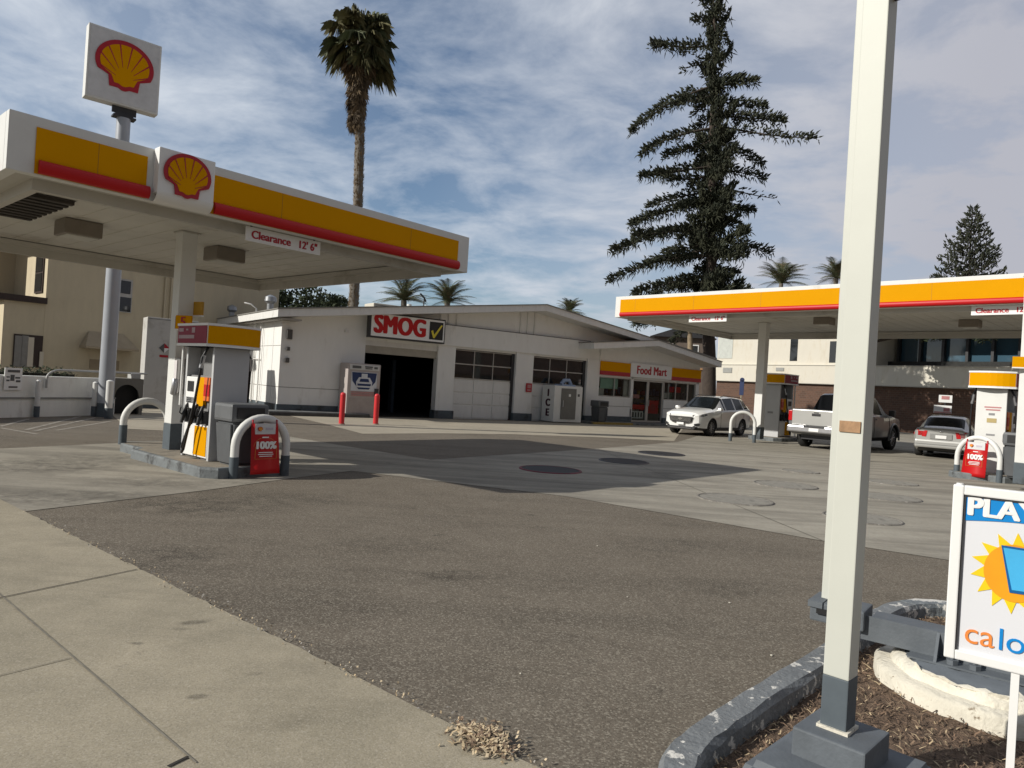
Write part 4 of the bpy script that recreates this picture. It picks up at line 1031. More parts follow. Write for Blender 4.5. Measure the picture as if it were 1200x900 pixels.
# towel dispenser on column 1, panels on column 2
o = thing('towel_dispenser', Vector((col1.x, col1.y, col1.z)) + a1 * .22 + Vector((0, 0, .92)), az=I1A, label='grey towel and squeegee box on the column left of pump 5', cat='dispenser')
q = MB(); q.box(-.07, .12, -.13, .13, 0, .56, bev=.015); q.build('casing', mat('dispenser_grey', (.20, .19, .18), .5), o)
q = MB(); q.box(-.06, .03, -.142, -.131, .03, .53); q.build('notice', mat('notice_white', (.7, .66, .66), .5), o)
q = MB(); q.tube([(.10, -.2, .0), (.18, -.22, .12), (.14, -.2, .22)], .05, 8); q.build('squeegee', steel, o)

# ------------------------------------------------------------------ TALL POLE SIGN
pb = gp(122.5, 488.5)
o = thing('pole_sign', pb, az=48, label='square white sign with red and yellow scallop on a tall grey round pole', cat='sign')
q = MB(); q.cyl(0, 0, .38, 8.2, .20, .175, 32); q.build('pole', mat('pole_grey', (.36, .38, .41), .4, .06, 2, metal=.1), o)
q = MB(); q.cyl(0, 0, -.05, .38, .205, n=32); q.build('painted_base', slate, o)
q = MB(); q.box(-.28, .28, -.14, .14, 8.2, 8.25); q.box(-.22, .22, -.1, .1, 8.25, 8.32); q.box(-.3, .3, -.03, .03, 8.32, 8.5); q.build('bracket', darkm, o)
CW = on_plane(188, 57, pb, 48)[0]; CL_ = on_plane(103, 28, pb, 48)[0]
zt = on_plane(103, 28, pb, 48)[1]; zb_ = on_plane(97, 113, pb, 48)[1]
q = MB(); q.box(CL_, CW, -.17, .17, zb_ - pb.z, zt - pb.z, bev=.02); cbt = q.build('sign_cabinet', white, o)
q = MB(); cx = (CL_ + CW) / 2; cz = (zt + zb_) / 2 - pb.z; w = CW - CL_; h = zt - zb_
q.box(CL_ + .05, CW - .05, -.182, -.171, zb_ + .05 - pb.z, zt - .05 - pb.z); q.box(CL_ + .05, CW - .05, .171, .182, zb_ + .05 - pb.z, zt - .05 - pb.z)
fc = q.build('sign_face', mat('sign_face_white', (.62, .62, .62), .4), cbt)
emblem_mb(w * .80, -.185, cx=cx - .0, cz=cz + .07).build('emblem', [dred, yellow], fc)

# ------------------------------------------------------------------ LEFT: LOW WALL, BOLLARDS, SHED, BEIGE BUILDING
w0, w1_ = gp(0, 489.5), gp(112, 486.5)
d = (w1_ - w0).to_2d().normalized(); WA = math.degrees(math.atan2(d.x, d.y)); print('WALL', w0, w1_, WA)
o = thing('low_wall', (w0.x, w0.y, -.1), az=WA, label='low white boundary wall with a ledge on the left, below the beige building', cat='wall')
Lw = (w1_ - w0).to_2d().length
q = MB(); q.box(-14, Lw + .6, 0, .22, 0, 1.14, bev=.015); q.box(-14, Lw + .6, -.05, .0, 0, .56, bev=.01); q.build('masonry', mat('low_wall_paint', (.80, .80, .75), .8, .05, 2, bump=.3, bscale=40, dirt=(.50, .48, .43), dscale=1.5, dlo=.55, dhi=.8, streak=True), o)
q = MB(); q.box(-14, Lw + .6, -.08, .0, .56, .60); q.box(-14, Lw + .6, -.04, -.02, .0, .03); q.build('wall_ledge', mat('ledge_paint', (.25, .25, .23), .8, .15, 4), o)
def wp(s, y, z): return Vector((w0.x + math.sin(R(WA)) * s - math.cos(R(WA)) * y, w0.y + math.cos(R(WA)) * s + math.sin(R(WA)) * y, z))
s0 = on_plane(3.5, 450, w0, WA)[0]; s1_ = on_plane(24, 450, w0, WA)[0]
o = thing('wall_notice', wp((s0 + s1_) / 2, -.02, .98), az=WA, label='white parking notice with grey print on the low white wall, far left', cat='sign')
hw_ = (s1_ - s0) / 2
q = MB(); q.box(-hw_, hw_, -.02, .0, -.30, .24); b = q.build('plate', white2, o)
q = MB()
for (a, b2, c, d2) in ((-.7, .7, .13, .19), (-.8, -.45, .0, .03), (-.8, -.45, -.09, -.05), (-.35, .1, -.08, .07), (.2, .75, -.02, .02), (.3, .8, -.11, -.06), (-.5, .5, -.25, -.21)):
    q.box(a * hw_, b2 * hw_, -.026, -.02, c, d2)
q.build('notice_print', printg, b)
s2_ = on_plane(52, 450, w0, WA)[0]
o = thing('handrail', wp(s2_, -.07, 0), az=WA, label='bent grey pipe handrail running along the top of the low wall', cat='handrail')
q = MB(); zz = .74; pts = [(0, 0, zz), (0, 0, 1.0)]
for k in range(7): a = R(180 - 90 * k / 6); pts.append((.42 + .42 * math.cos(a), 0, 1.0 + .22 * math.sin(a)))
pts += [(3.4, 0, 1.22)]
q.tube(pts, .028, 8); q.build('rail', mat('rail_grey', (.42, .42, .40), .5), o)
for (x, y, hgt, r, lab) in ((42.5, 489, .92, .06, 'thin white bollard before the low wall, leftmost'), (110, 488, .92, .075, 'white bollard just left of the tall sign pole'), (126.5, 490.5, 1.0, .09, 'thick white bollard in front of the tall sign pole'), (162.5, 481.5, .85, .10, 'white bollard left of the white storage cabinet')):
    pp = gp(x, y); o = thing('white_bollard', pp, rz=0, label=lab, cat='bollard', group='white bollards with dark feet by the low wall')
    q = MB(); q.cyl(0, 0, .28, hgt, r); q.tube([(0, 0, hgt), (0, 0, hgt + .03)], [r, r * .5], 20); q.build('post', white, o)
    q = MB(); q.cyl(0, 0, -.04, .28, r + .006); q.build('painted_base', slate, o)
# arched equipment enclosure
pe = gp(147.5, 486)
o = thing('pump_enclosure', pe, az=50, label='grey masonry enclosure with a dark arched opening left of the white cabinet', cat='enclosure')
hw2 = .42
q = MB()
arch = [(-hw2, 0), (-hw2, 1.06), (hw2, 1.06), (hw2, 0), (.33, 0), (.33, .5)] + [(.33 * math.cos(R(a)), .5 + .34 * math.sin(R(a))) for a in range(15, 180, 15)] + [(-.33, .5), (-.33, 0)]
# front with arch opening built from strips
def archstrip(x0, x1, z0, z1): q.box(x0, x1, 0, .1, z0, z1)
q.box(-hw2, -.33, 0, .1, -.05, 1.06); q.box(.33, hw2, 0, .1, -.05, 1.06)
n = 14
for k in range(n):
    xa, xb = -.33 + .66 * k / n, -.33 + .66 * (k + 1) / n; xm = (xa + xb) / 2
    za = .5 + .38 * math.sqrt(max(0, 1 - (xa / .33) ** 2)); zb2 = .5 + .38 * math.sqrt(max(0, 1 - (xb / .33) ** 2))
    q.prism([(xa, za), (xb, zb2), (xb, 1.06), (xa, 1.06)], 0, .1)
q.box(-hw2, hw2, .1, 1.2, .98, 1.06); q.box(-hw2, -hw2 + .06, .1, 1.2, 0, .98); q.box(hw2 - .06, hw2, .1, 1.2, 0, .98)
q.build('masonry', mat('enclosure_grey', (.19, .18, .155), .8, .1, 3), o)
q = MB(); q.box(-hw2 + .06, hw2 - .06, .4, .44, 0, .98); q.build('louvre_back', black, o)
q = MB(); q.box(.08, .34, .02, .5, 1.06, 1.22, bev=.02); q.build('top_box', mat('top_box_grey', (.42, .42, .4), .6), o)
# storage cabinet
pcab = gp(172, 478.5)
o = thing('storage_cabinet', pcab, az=54, label='tall white metal storage cabinet with a hazard diamond, behind the left column', cat='cabinet')
q = MB(); q.box(-.15, 1.5, 0, .9, .12, 3.15, bev=.02); q.build('casing', mat('cabinet_white', (.52, .51, .48), .55, .05, 1, dirt=(.35, .33, .29), dscale=1.2), o)
q = MB(); q.box(-.15, 1.5, .02, .9, -.05, .12); q.build('plinth', slate, o)
q = MB(); q.box(.62, .635, -.008, 0, .2, 3.05); q.box(-.11, 1.46, -.008, 0, 3.08, 3.1); q.build('door_seam', mat('seam', (.2, .2, .19), .8), o)
sx_ = on_plane(192.5, 408, pcab, 54)
q = MB(); X, Z, k = sx_[0], sx_[1] - pcab.z, .17
q.add([(X, -.012, Z), (X - k, -.012, Z), (X, -.012, Z + k)], [(0, 1, 2)], 0); q.add([(X, -.012, Z), (X, -.012, Z + k), (X + k, -.012, Z)], [(0, 1, 2)], 1)
q.add([(X, -.012, Z), (X + k, -.012, Z), (X, -.012, Z - k)], [(0, 1, 2)], 2); q.add([(X, -.012, Z), (X, -.012, Z - k), (X - k, -.012, Z)], [(0, 1, 2)], 0)
q.add([(X - .14, -.012, Z - .32), (X + .14, -.012, Z - .32), (X + .14, -.012, Z - .24), (X - .14, -.012, Z - .24)], [(0, 1, 2, 3)], 1)
q.build('hazard_diamond', [printg, dred, white2], o)

# beige two-storey building behind the low wall
r = ray(53, 360); CB = Vector((r.x / r.y * 27, 27, 0)); BZ = 41
o = thing('beige_house', CB, az=BZ, label='two-storey beige stucco house behind the low wall, with an arched window and hood', cat='house')
# local x along the shaded wall (right), y behind
WB = 9.7
q = MB(); q.box(0, WB, 0, .3, -.2, 7.6); q.box(0, .3, .3, 4.4, -.2, 7.6); q.box(-3.2, .3, 4.2, 4.5, -.2, 7.6); q.box(-1.3, 0, .01, .3, -.2, 3.55); q.box(-1.3, -1.0, .3, 4.2, -.2, 3.55)
q.box(WB - .3, WB, .3, 9, -.2, 7.6); q.box(-3.2, WB, 4.5, 9, 7.0, 7.6)
q.build('wall', beige, o)
q = MB(); q.box(-1.55, .03, -.12, 4.2, 3.55, 3.78); q.build('ledge', brown, o)
# lit face window (arched) on the left-facing face: plane x = 0
q = MB()
wz0, wz1, wy0, wy1 = 4.0, 5.7, .35, 1.3
q.box(-.05, .0, wy0, wy1, wz0, wz1 - .3)
pts = [(wy0, wz1 - .3), (wy1, wz1 - .3)] + [((wy0 + wy1) / 2 + (wy1 - wy0) / 2 * math.cos(R(a)), wz1 - .3 + .35 * math.sin(R(a))) for a in range(20, 180, 20)]
q.prism(pts, -.05, .0, plane='yz')
wfr = q.build('window', brown, o)
q = MB(); q.box(-.07, -.05, wy0 + .08, wy1 - .08, wz0 + .08, wz0 + .75); q.box(-.07, -.05, wy0 + .08, wy1 - .08, wz0 + .82, wz1 - .25); q.build('pane', winglass, wfr)
def ow(x, y): return on_plane(x, y, CB, BZ)
def rect_on(name, m, x0, y0, x1, y1, t0=-.05, t1=0.0, par=None):
    a, b = ow(x0, y0), ow(x1, y1); q = MB(); q.box(a[0], b[0], t0, t1, b[1], a[1]); return q.build(name, m, par or o)
wd1 = rect_on('window', alum, 137, 326, 153, 367, -.06, 0)
rect_on('pane', winglass, 138, 328, 152, 345, -.075, -.06, wd1); rect_on('pane', winglass, 138, 347.5, 152, 366, -.075, -.06, wd1)
# ground floor window with curtains at the left
wd2 = rect_on('window', brown, 16.5, 391, 48, 431, -.04, .008)
rect_on('curtain', mat('curtain_grey', (.25, .24, .22), .8, .1, 6), 17.5, 393, 24, 430, -.06, -.041, wd2); rect_on('curtain', MATS['curtain_grey'], 25.5, 393, 31, 430, -.06, -.041, wd2)
rect_on('curtain', cream, 33, 395, 37.5, 430, -.07, -.041, wd2); rect_on('shutter', cream, 46, 412, 49.5, 430, -.10, -.041, wd2)  # cream pieces put the sunlit strips at the window into colour
# hood over a doorway
a, b = ow(93, 405), ow(155, 405); a2, b2 = ow(104, 388), ow(145, 388)
q = MB(); q.add([(a[0], -.7, a[1]), (b[0], -.7, a[1]), (b2[0], -.02, a2[1]), (a2[0], -.02, a2[1]), (a[0], -.02, a[1]), (b[0], -.02, a[1])], [(0, 1, 2, 3), (0, 3, 4), (1, 5, 2), (0, 4, 5, 1)])
q.box(a[0], b[0], -.72, -.02, a[1] - .08, a[1] - .002); q.build('door_hood', mat('hood_stucco', (.40, .33, .23), .85, .1, 2), o)
q = MB(); q.box(a2[0] + .1, b2[0] - .1, -.03, -.002, 1.2, a[1] - .5); q.build('door_recess', mat('recess_stucco', (.34, .27, .18), .85), o)
q = MB(); q.tube([(4.35, -.06, 0), (4.35, -.06, 7.5)], .04, 6); q.tube([(4.6, -.06, 0), (4.6, -.06, 7.5)], .04, 6); q.build('downpipe', beige, o)
q = MB(); q.box(-3.2, WB + .2, -.2, 9.2, 7.6, 7.75); q.build('roof', tile, o)

# ------------------------------------------------------------------ RIGHT BACKGROUND: STUCCO AND BRICK BUILDING
RO = Vector((18.65, 65.16, 0)); RA = 148
o = thing('office_building', RO, az=RA, label='long cream stucco and brick building with blue windows behind the right canopy', cat='building')
def rw(x, y): return on_plane(x, y, RO, RA)
Lr = 46
q = MB(); q.box(0, Lr, 0, .4, -.3, 3.22); q.box(0, .4, .4, 12, -.3, 3.22); q.build('brick_wall', brick, o)
xr = rw(1022, 430)[0]; zl = 4.72
q = MB(); q.box(-.1, Lr, -.25, .4, 3.22, zl); q.box(-.1, xr, .0, .4, zl, 8.3); q.box(-.1, .3, .4, 12, 3.22, 8.3); q.box(xr, Lr, 3.2, 3.4, zl, 8.3); q.box(xr - .3, xr, .4, 3.3, zl, 8.3)
q.box(xr, Lr, -.25, 3.3, 7.6, 8.3)
q.build('stucco_wall', creamw, o)
q = MB(); q.box(-.1, Lr, -.29, -.25, zl - .05, zl); q.box(-.1, Lr, -.27, -.24, 3.22, 3.28); q.build('ledge', mat('ledge_stone', (.4, .38, .33), .8), o)
def rrect(name, m, x0, y0, x1, y1, t0=-.04, t1=0.0, par=None):
    a, b = rw(x0, y0), rw(x1, y1); q = MB(); q.box(a[0], b[0], t0, t1, b[1], a[1]); return q.build(name, m, par or o)
rrect('window', winglass, 927, 396, 934, 423, -.02, .01); rrect('window', winglass, 973, 400, 981, 425, -.02, .01)
w3 = rrect('window', mat('window_frame_pale', (.5, .52, .48), .5), 843, 396, 858, 420, -.03, .01)
q = MB()
for k in range(12):
    xx = xr + .4 + k * 1.62
    if xx + 1.5 < Lr: q.box(xx, xx + 1.45, 3.0, 3.1, zl + .25, 7.1)
q.build('window', blueglass, o)
q = MB()
for k in range(13):
    xx = xr + .4 + k * 1.62 - .12; q.box(xx, xx + .18, 2.6, 2.9, zl, 7.6)
q.build('column', darkm, o)
q = MB(); q.box(xr, Lr, 2.0, 3.0, zl, zl + .45); q.build('planter', mat('planter_dark', (.03, .03, .028), .9, .4, 6), o)
q = MB(); q.box(-.3, Lr, -.4, 12.4, 8.3, 8.5); q.build('roof', tile, o)
rrect('wall_vent', mat('vent_grey', (.3, .3, .28), .6), 850, 431, 860, 437, -.3, -.26); rrect('wall_vent', MATS['vent_grey'], 912, 431, 921, 435, -.3, -.26)
# brown house behind the pine
r = ray(765, 430); BH = Vector((r.x / r.y * 80, 80, 0))
o = thing('brown_house', BH, az=100, label='weathered brown house with small windows seen through the pine branches', cat='house')
q = MB(); q.box(0, 5.0, 0, 4, 0, 6.8); q.build('wall', mat('brown_siding', (.14, .11, .09), .85, .15, 3), o)
q = MB(); q.prism([(-.4, 6.8), (5.4, 6.8), (2.5, 7.9)], -.4, 4.4); q.build('roof', darkm, o)
for x in (.8, 3.0):
    q = MB(); q.box(x, x + .9, -.04, 0, 4.6, 6.2); wf = q.build('window', white2, o)
    q = MB(); q.box(x + .1, x + .8, -.06, -.04, 4.7, 6.1); q.build('pane', winglass, wf)
q = MB(); q.box(.2, 4.8, -.1, 0, 3.9, 4.05); q.build('trim_board', mat('trim_orange', (.45, .25, .12), .8), o)
o.scale = (1.25, 1.25, 1.2)
# street scene opposite the forecourt (mirrored in the garage and shop glass)
o = thing('opposite_building', (50, 12, 0), az=197, label='tan shop row with brown roof across the street, out of view', cat='building')
q = MB(); q.box(-22, 22, 0, 8, 0, 2.9); q.build('wall', mat('tan_wall', (.44, .28, .15), .85, .35, .5), o)
q = MB(); q.prism([(-.9, 2.8), (8.6, 2.8), (7, 7.4), (1, 7.4)], -22.5, 22.5, plane='yz'); q.build('roof', mat('dark_shingle', (.06, .035, .025), .9, .4, 1), o)
q = MB()
for k in range(11): q.box(-20 + k * 3.8, -18.2 + k * 3.8, -.08, 0, .6 + (k % 2) * .5, 2.0 + (k % 3) * .3)
q.build('window', winglass, o)
# ------------------------------------------------------------------ VEHICLES  (local x forward, y to the vehicle's left, z up, nose at x = 0)
def sharp(me, ang=28):
    b = bmesh.new(); b.from_mesh(me)
    bmesh.ops.recalc_face_normals(b, faces=b.faces[:])
    for e in b.edges:
        if len(e.link_faces) == 2 and e.calc_face_angle(0) > R(ang): e.smooth = False
    for f in b.faces: f.smooth = True
    b.to_mesh(me); b.free()
def loft_body(st, glass, mats, arches, rw, width, sub=True):
    """st: stations (x, zb, w, zmidw, zbelt, wbelt, zroof, wroof); glass(i, j) -> material index"""
    rings = []
    for (x, zb, w, zbelt, wb, zr, wr) in st:
        zm = zb + (zbelt - zb) * .55
        half = [(0, zb), (w * .86, zb), (w * .985, zb + .10), (w, zm), (w * .985, zbelt - .07), (wb, zbelt), (wr, zr - .05), (wr * .86, zr - .008), (wr * .45, zr + .006), (0, zr + .012)]
        ring = [(x, y, z) for y, z in half] + [(x, -y, z) for y, z in half[-2:0:-1]]
        rings.append(ring)
    n = len(rings[0]); bm = bmesh.new(); V = [[bm.verts.new(p) for p in r] for r in rings]
    def lab(j): return j if j < 9 else 17 - j
    for i in range(len(rings) - 1):
        for k in range(n):
            f = bm.faces.new((V[i][k], V[i][(k + 1) % n], V[i + 1][(k + 1) % n], V[i + 1][k]))
            f.material_index = glass(i, lab(k) if k < 18 else 0)
    bm.faces.new(V[0]); bm.faces.new(V[-1][::-1])
    bmesh.ops.recalc_face_normals(bm, faces=bm.faces[:])
    me = bpy.data.meshes.new('body'); bm.to_mesh(me); bm.free()
    for m in mats: me.materials.append(m)
    o = bpy.data.objects.new('body', me); COL.objects.link(o)
    cut = MB()
    for (x, z, r) in arches:
        for s in (-1, 1):
            y0, y1 = s * (width / 2 - .30), s * (width / 2 + .2); cut.tube([(x, y0, z), (x, y1, z)], r, 32, mi=2)
    c = cut.build('cutter', mats)
    md = o.modifiers.new('b', 'BOOLEAN'); md.object = c; md.operation = 'DIFFERENCE'; md.solver = 'EXACT'
    bpy.context.view_layer.update()
    dg = bpy.context.evaluated_depsgraph_get(); me2 = bpy.data.meshes.new_from_object(o.evaluated_get(dg))
    bpy.data.objects.remove(o); bpy.data.objects.remove(c)
    return me2
def split_parts(me, root, names, mats):
    "one object per material index"
    out = []
    for idx, (nm, m) in enumerate(zip(names, mats)):
        b = bmesh.new(); b.from_mesh(me)
        bmesh.ops.delete(b, geom=[f for f in b.faces if f.material_index != idx], context='FACES')
        if not b.faces: b.free(); continue
        for f in b.faces: f.material_index = 0
        q = bpy.data.meshes.new(nm); b.to_mesh(q); b.free(); q.materials.clear(); q.materials.append(m)
        bb = bmesh.new(); bb.from_mesh(q)
        for e in bb.edges:
            if len(e.link_faces) == 2 and e.calc_face_angle(0) > R(26): e.smooth = False
        for f in bb.faces: f.smooth = True
        bb.to_mesh(q); bb.free()
        o = bpy.data.objects.new(nm, q); COL.objects.link(o); o.parent = root; out.append(o)
    return out
def wheel(root, x, y, r, s, rim=rimm, wd=.22):
    q = MB(); prof = [(-wd / 2, r * .66), (-wd / 2, r * .93), (-wd / 2 + .03, r), (wd / 2 - .03, r), (wd / 2, r * .93), (wd / 2, r * .66), (wd / 2 - .03, r * .62)]
    n = 36; vs = []
    for k in range(n):
        a = 2 * math.pi * k / n
        for (yy, rr) in prof: vs.append((x + rr * math.cos(a), y + yy, r + rr * math.sin(a)))
    m = len(prof); fs = []
    for k in range(n):
        for j in range(m - 1): fs.append((k * m + j, k * m + j + 1, ((k + 1) % n) * m + j + 1, ((k + 1) % n) * m + j))
    q.add(vs, fs, 0, True)
    w = q.build('wheel', tyre, root)
    q = MB(); yo = y + s * (wd / 2 - .035)
    q.tube([(x, yo - s * .06, r), (x, yo - s * .05, r)], r * .66, 32)
    w2 = q.build('brake_shadow', darkm, w)
    q = MB()
    for k in range(10):
        a = 2 * math.pi * k / 10 + .2
        ca, sa = math.cos(a), math.sin(a)
        A = Vector((x + .05 * ca, yo, r + .05 * sa)); B = Vector((x + r * .63 * ca, yo + s * .01, r + r * .63 * sa))
        q.tube([A, B], [.022, .018], 6)
    q.tube([(x + r * .64 * math.cos(a), yo, r + r * .64 * math.sin(a)) for a in [2 * math.pi * k / 32 for k in range(33)]], .014, 6)
    q.tube([(x, yo - .02, r), (x, yo + s * .015, r)], .06, 12)
    q.build('rim', rim, w)
    return w
def panel(root, name, m, *boxes, bev=.01, par=None):
    q = MB()
    for b in boxes: q.box(*b, bev=bev)
    return q.build(name, m, par or root)
def line_strip(root, name, m, pts, r=.006):
    q = MB(); q.tube(pts, r, 5); return q.build(name, m, root)

def make_suv(loc, az):
    o = thing('parked_car', loc, az=az, label='white compact SUV facing the camera in front of the food mart', cat='car', group='vehicles parked at the pumps')
    W_ = 1.84; w = W_ / 2
    #      x     zb    w     zbelt  wbelt  zroof  wroof
    st = [(-.02, .30, .55, .78, .60, .84, .52), (-.10, .24, .74, .84, .74, .93, .64), (-.30, .22, .86, .90, .82, 1.00, .70), (-.70, .21, w, .96, .86, 1.06, .72),
          (-1.20, .21, w, 1.02, .87, 1.12, .74), (-1.42, .21, w, 1.04, .87, 1.20, .74), (-1.95, .21, w, 1.07, .865, 1.52, .64), (-2.08, .21, w, 1.075, .865, 1.585, .62), (-2.16, .21, w, 1.08, .865, 1.60, .62),
          (-2.95, .21, w, 1.10, .865, 1.645, .625), (-3.04, .21, w, 1.10, .865, 1.645, .625), (-3.75, .21, w, 1.14, .86, 1.62, .615), (-3.86, .21, w, 1.15, .86, 1.61, .61), (-4.20, .24, .90, 1.19, .84, 1.57, .59),
          (-4.45, .28, .87, 1.16, .80, 1.40, .60), (-4.60, .34, .80, 1.05, .74, 1.18, .62), (-4.65, .42, .70, .95, .68, 1.02, .60)]
    def gl(i, j):
        if i == 4 or i == 5 or i == 6:
            if j in (6, 7, 8): return 1
            if i == 6 and j == 5: return 1
            return 0
        if i in (8, 10, 12) and j == 5: return 1
        if i == 13 and j in (6, 7, 8): return 1
        if j in (0, 1): return 2
        return 0
    me = loft_body(st, gl, [whitecar, carglass, plastic], [(-.93, .35, .40), (-3.65, .35, .40)], .35, W_)
    bd, g, tr = split_parts(me, o, ('body', 'window_glass', 'lower_trim'), (whitecar, carglass, plastic))
    for (x, s) in ((-.93, 1), (-.93, -1), (-3.65, 1), (-3.65, -1)): wheel(o, x, s * (w - .14), .35, s)
    # front: grille, lamps, bumper
    q = MB(); q.prism([(-.52, .74), (.52, .74), (.46, .55), (.30, .50), (-.30, .50), (-.46, .55)], -.01, .08, plane='yz'); q.xf(Matrix.Translation((-.02, 0, 0))); gr = q.build('grille', black, o)
    q = MB()
    for z in (.57, .61, .65, .69): q.box(.055, .075, -.46, .46, z, z + .012)
    q.box(.06, .085, -.52, .52, .74, .76); q.box(.07, .09, -.10, .10, .64, .68); q.box(.07, .092, -.04, .04, .615, .70); q.build('grille_bar', chrome, gr)
    for s in (-1, 1):
        q = MB(); vs = [(-.04, s * .50, .80), (-.03, s * .50, .74), (-.40, s * .868, .81), (-.42, s * .86, .88), (-.02 + .03, s * .5, .80)]
        q.add([(-.01, s * .50, .83), (.0, s * .50, .76), (-.20, s * .83, .78), (-.48, s * .90, .84), (-.48, s * .885, .90), (-.22, s * .80, .875)], [(0, 1, 2, 5), (5, 2, 3, 4)])
        q.build('headlight', mat('headlight_glass', (.10, .10, .10), .1, .1, 5, coat=1), o)
        q = MB(); q.add([(-.01, s * .58, .48), (-.02, s * .60, .38), (-.12, s * .76, .41), (-.14, s * .79, .48), (-.10, s * .74, .52)], [(0, 1, 2, 3, 4)])
        q.xf(Matrix.Translation((.035, s * .012, 0))); q.build('fog_recess', plastic, o)
        q = MB(); q.box(-1.48, -1.30, s * .90, s * 1.06, 1.04, 1.16, bev=.035); q.box(-1.40, -1.34, s * .84, s * .92, 1.04, 1.08); q.build('wing_mirror', whitecar, o)
        q = MB()
        for xx in (-1.62, -2.98, -3.72): q.tube([(xx, s * (w + .002), .32), (xx, s * (w + .003), .62), (xx, s * (w - .006), .98), (xx, s * .868, 1.07)], .005, 4)
        q.build('door_seam', plastic, o)
        q = MB()
        for xx in (-2.80, -3.62): q.box(xx - .08, xx + .08, s * (w - .01), s * (w + .02), .94, .97, bev=.008)
        q.build('door_handle', chrome, o)
        q = MB(); q.box(-3.3, -1.35, s * (w - .03), s * (w + .012), .24, .36, bev=.01); q.build('sill_trim', plastic, o)
        q = MB(); q.tube([(-2.1, s * .58, 1.62), (-2.4, s * .585, 1.675), (-3.9, s * .57, 1.655), (-4.1, s * .56, 1.61)], .014, 6); q.build('roof_rail', plastic, o)
    q = MB(); q.prism([(-.66, .36), (.66, .36), (.56, .25), (-.56, .25)], .0, .06, plane='yz'); q.xf(Matrix.Translation((-.05, 0, 0))); q.build('bumper_trim', plastic, o)
    panel(o, 'skid_plate', MATS['meter_grey'], (-.02, .035, -.48, .48, .27, .30)); panel(o, 'number_plate', white2, (.05, .075, -.16, .16, .42, .51))
    return o
def wplace(pix, az, lx, ly):
    "vehicle origin so that the wheel at local (lx, ly) stands on the measured ground point"
    p = gp(*pix); a = R(az); return Vector((p.x - math.sin(a) * lx + math.cos(a) * ly, p.y - math.cos(a) * lx - math.sin(a) * ly, p.z))
make_suv(wplace((834, 511.5), 223, -.93, .90), 223)

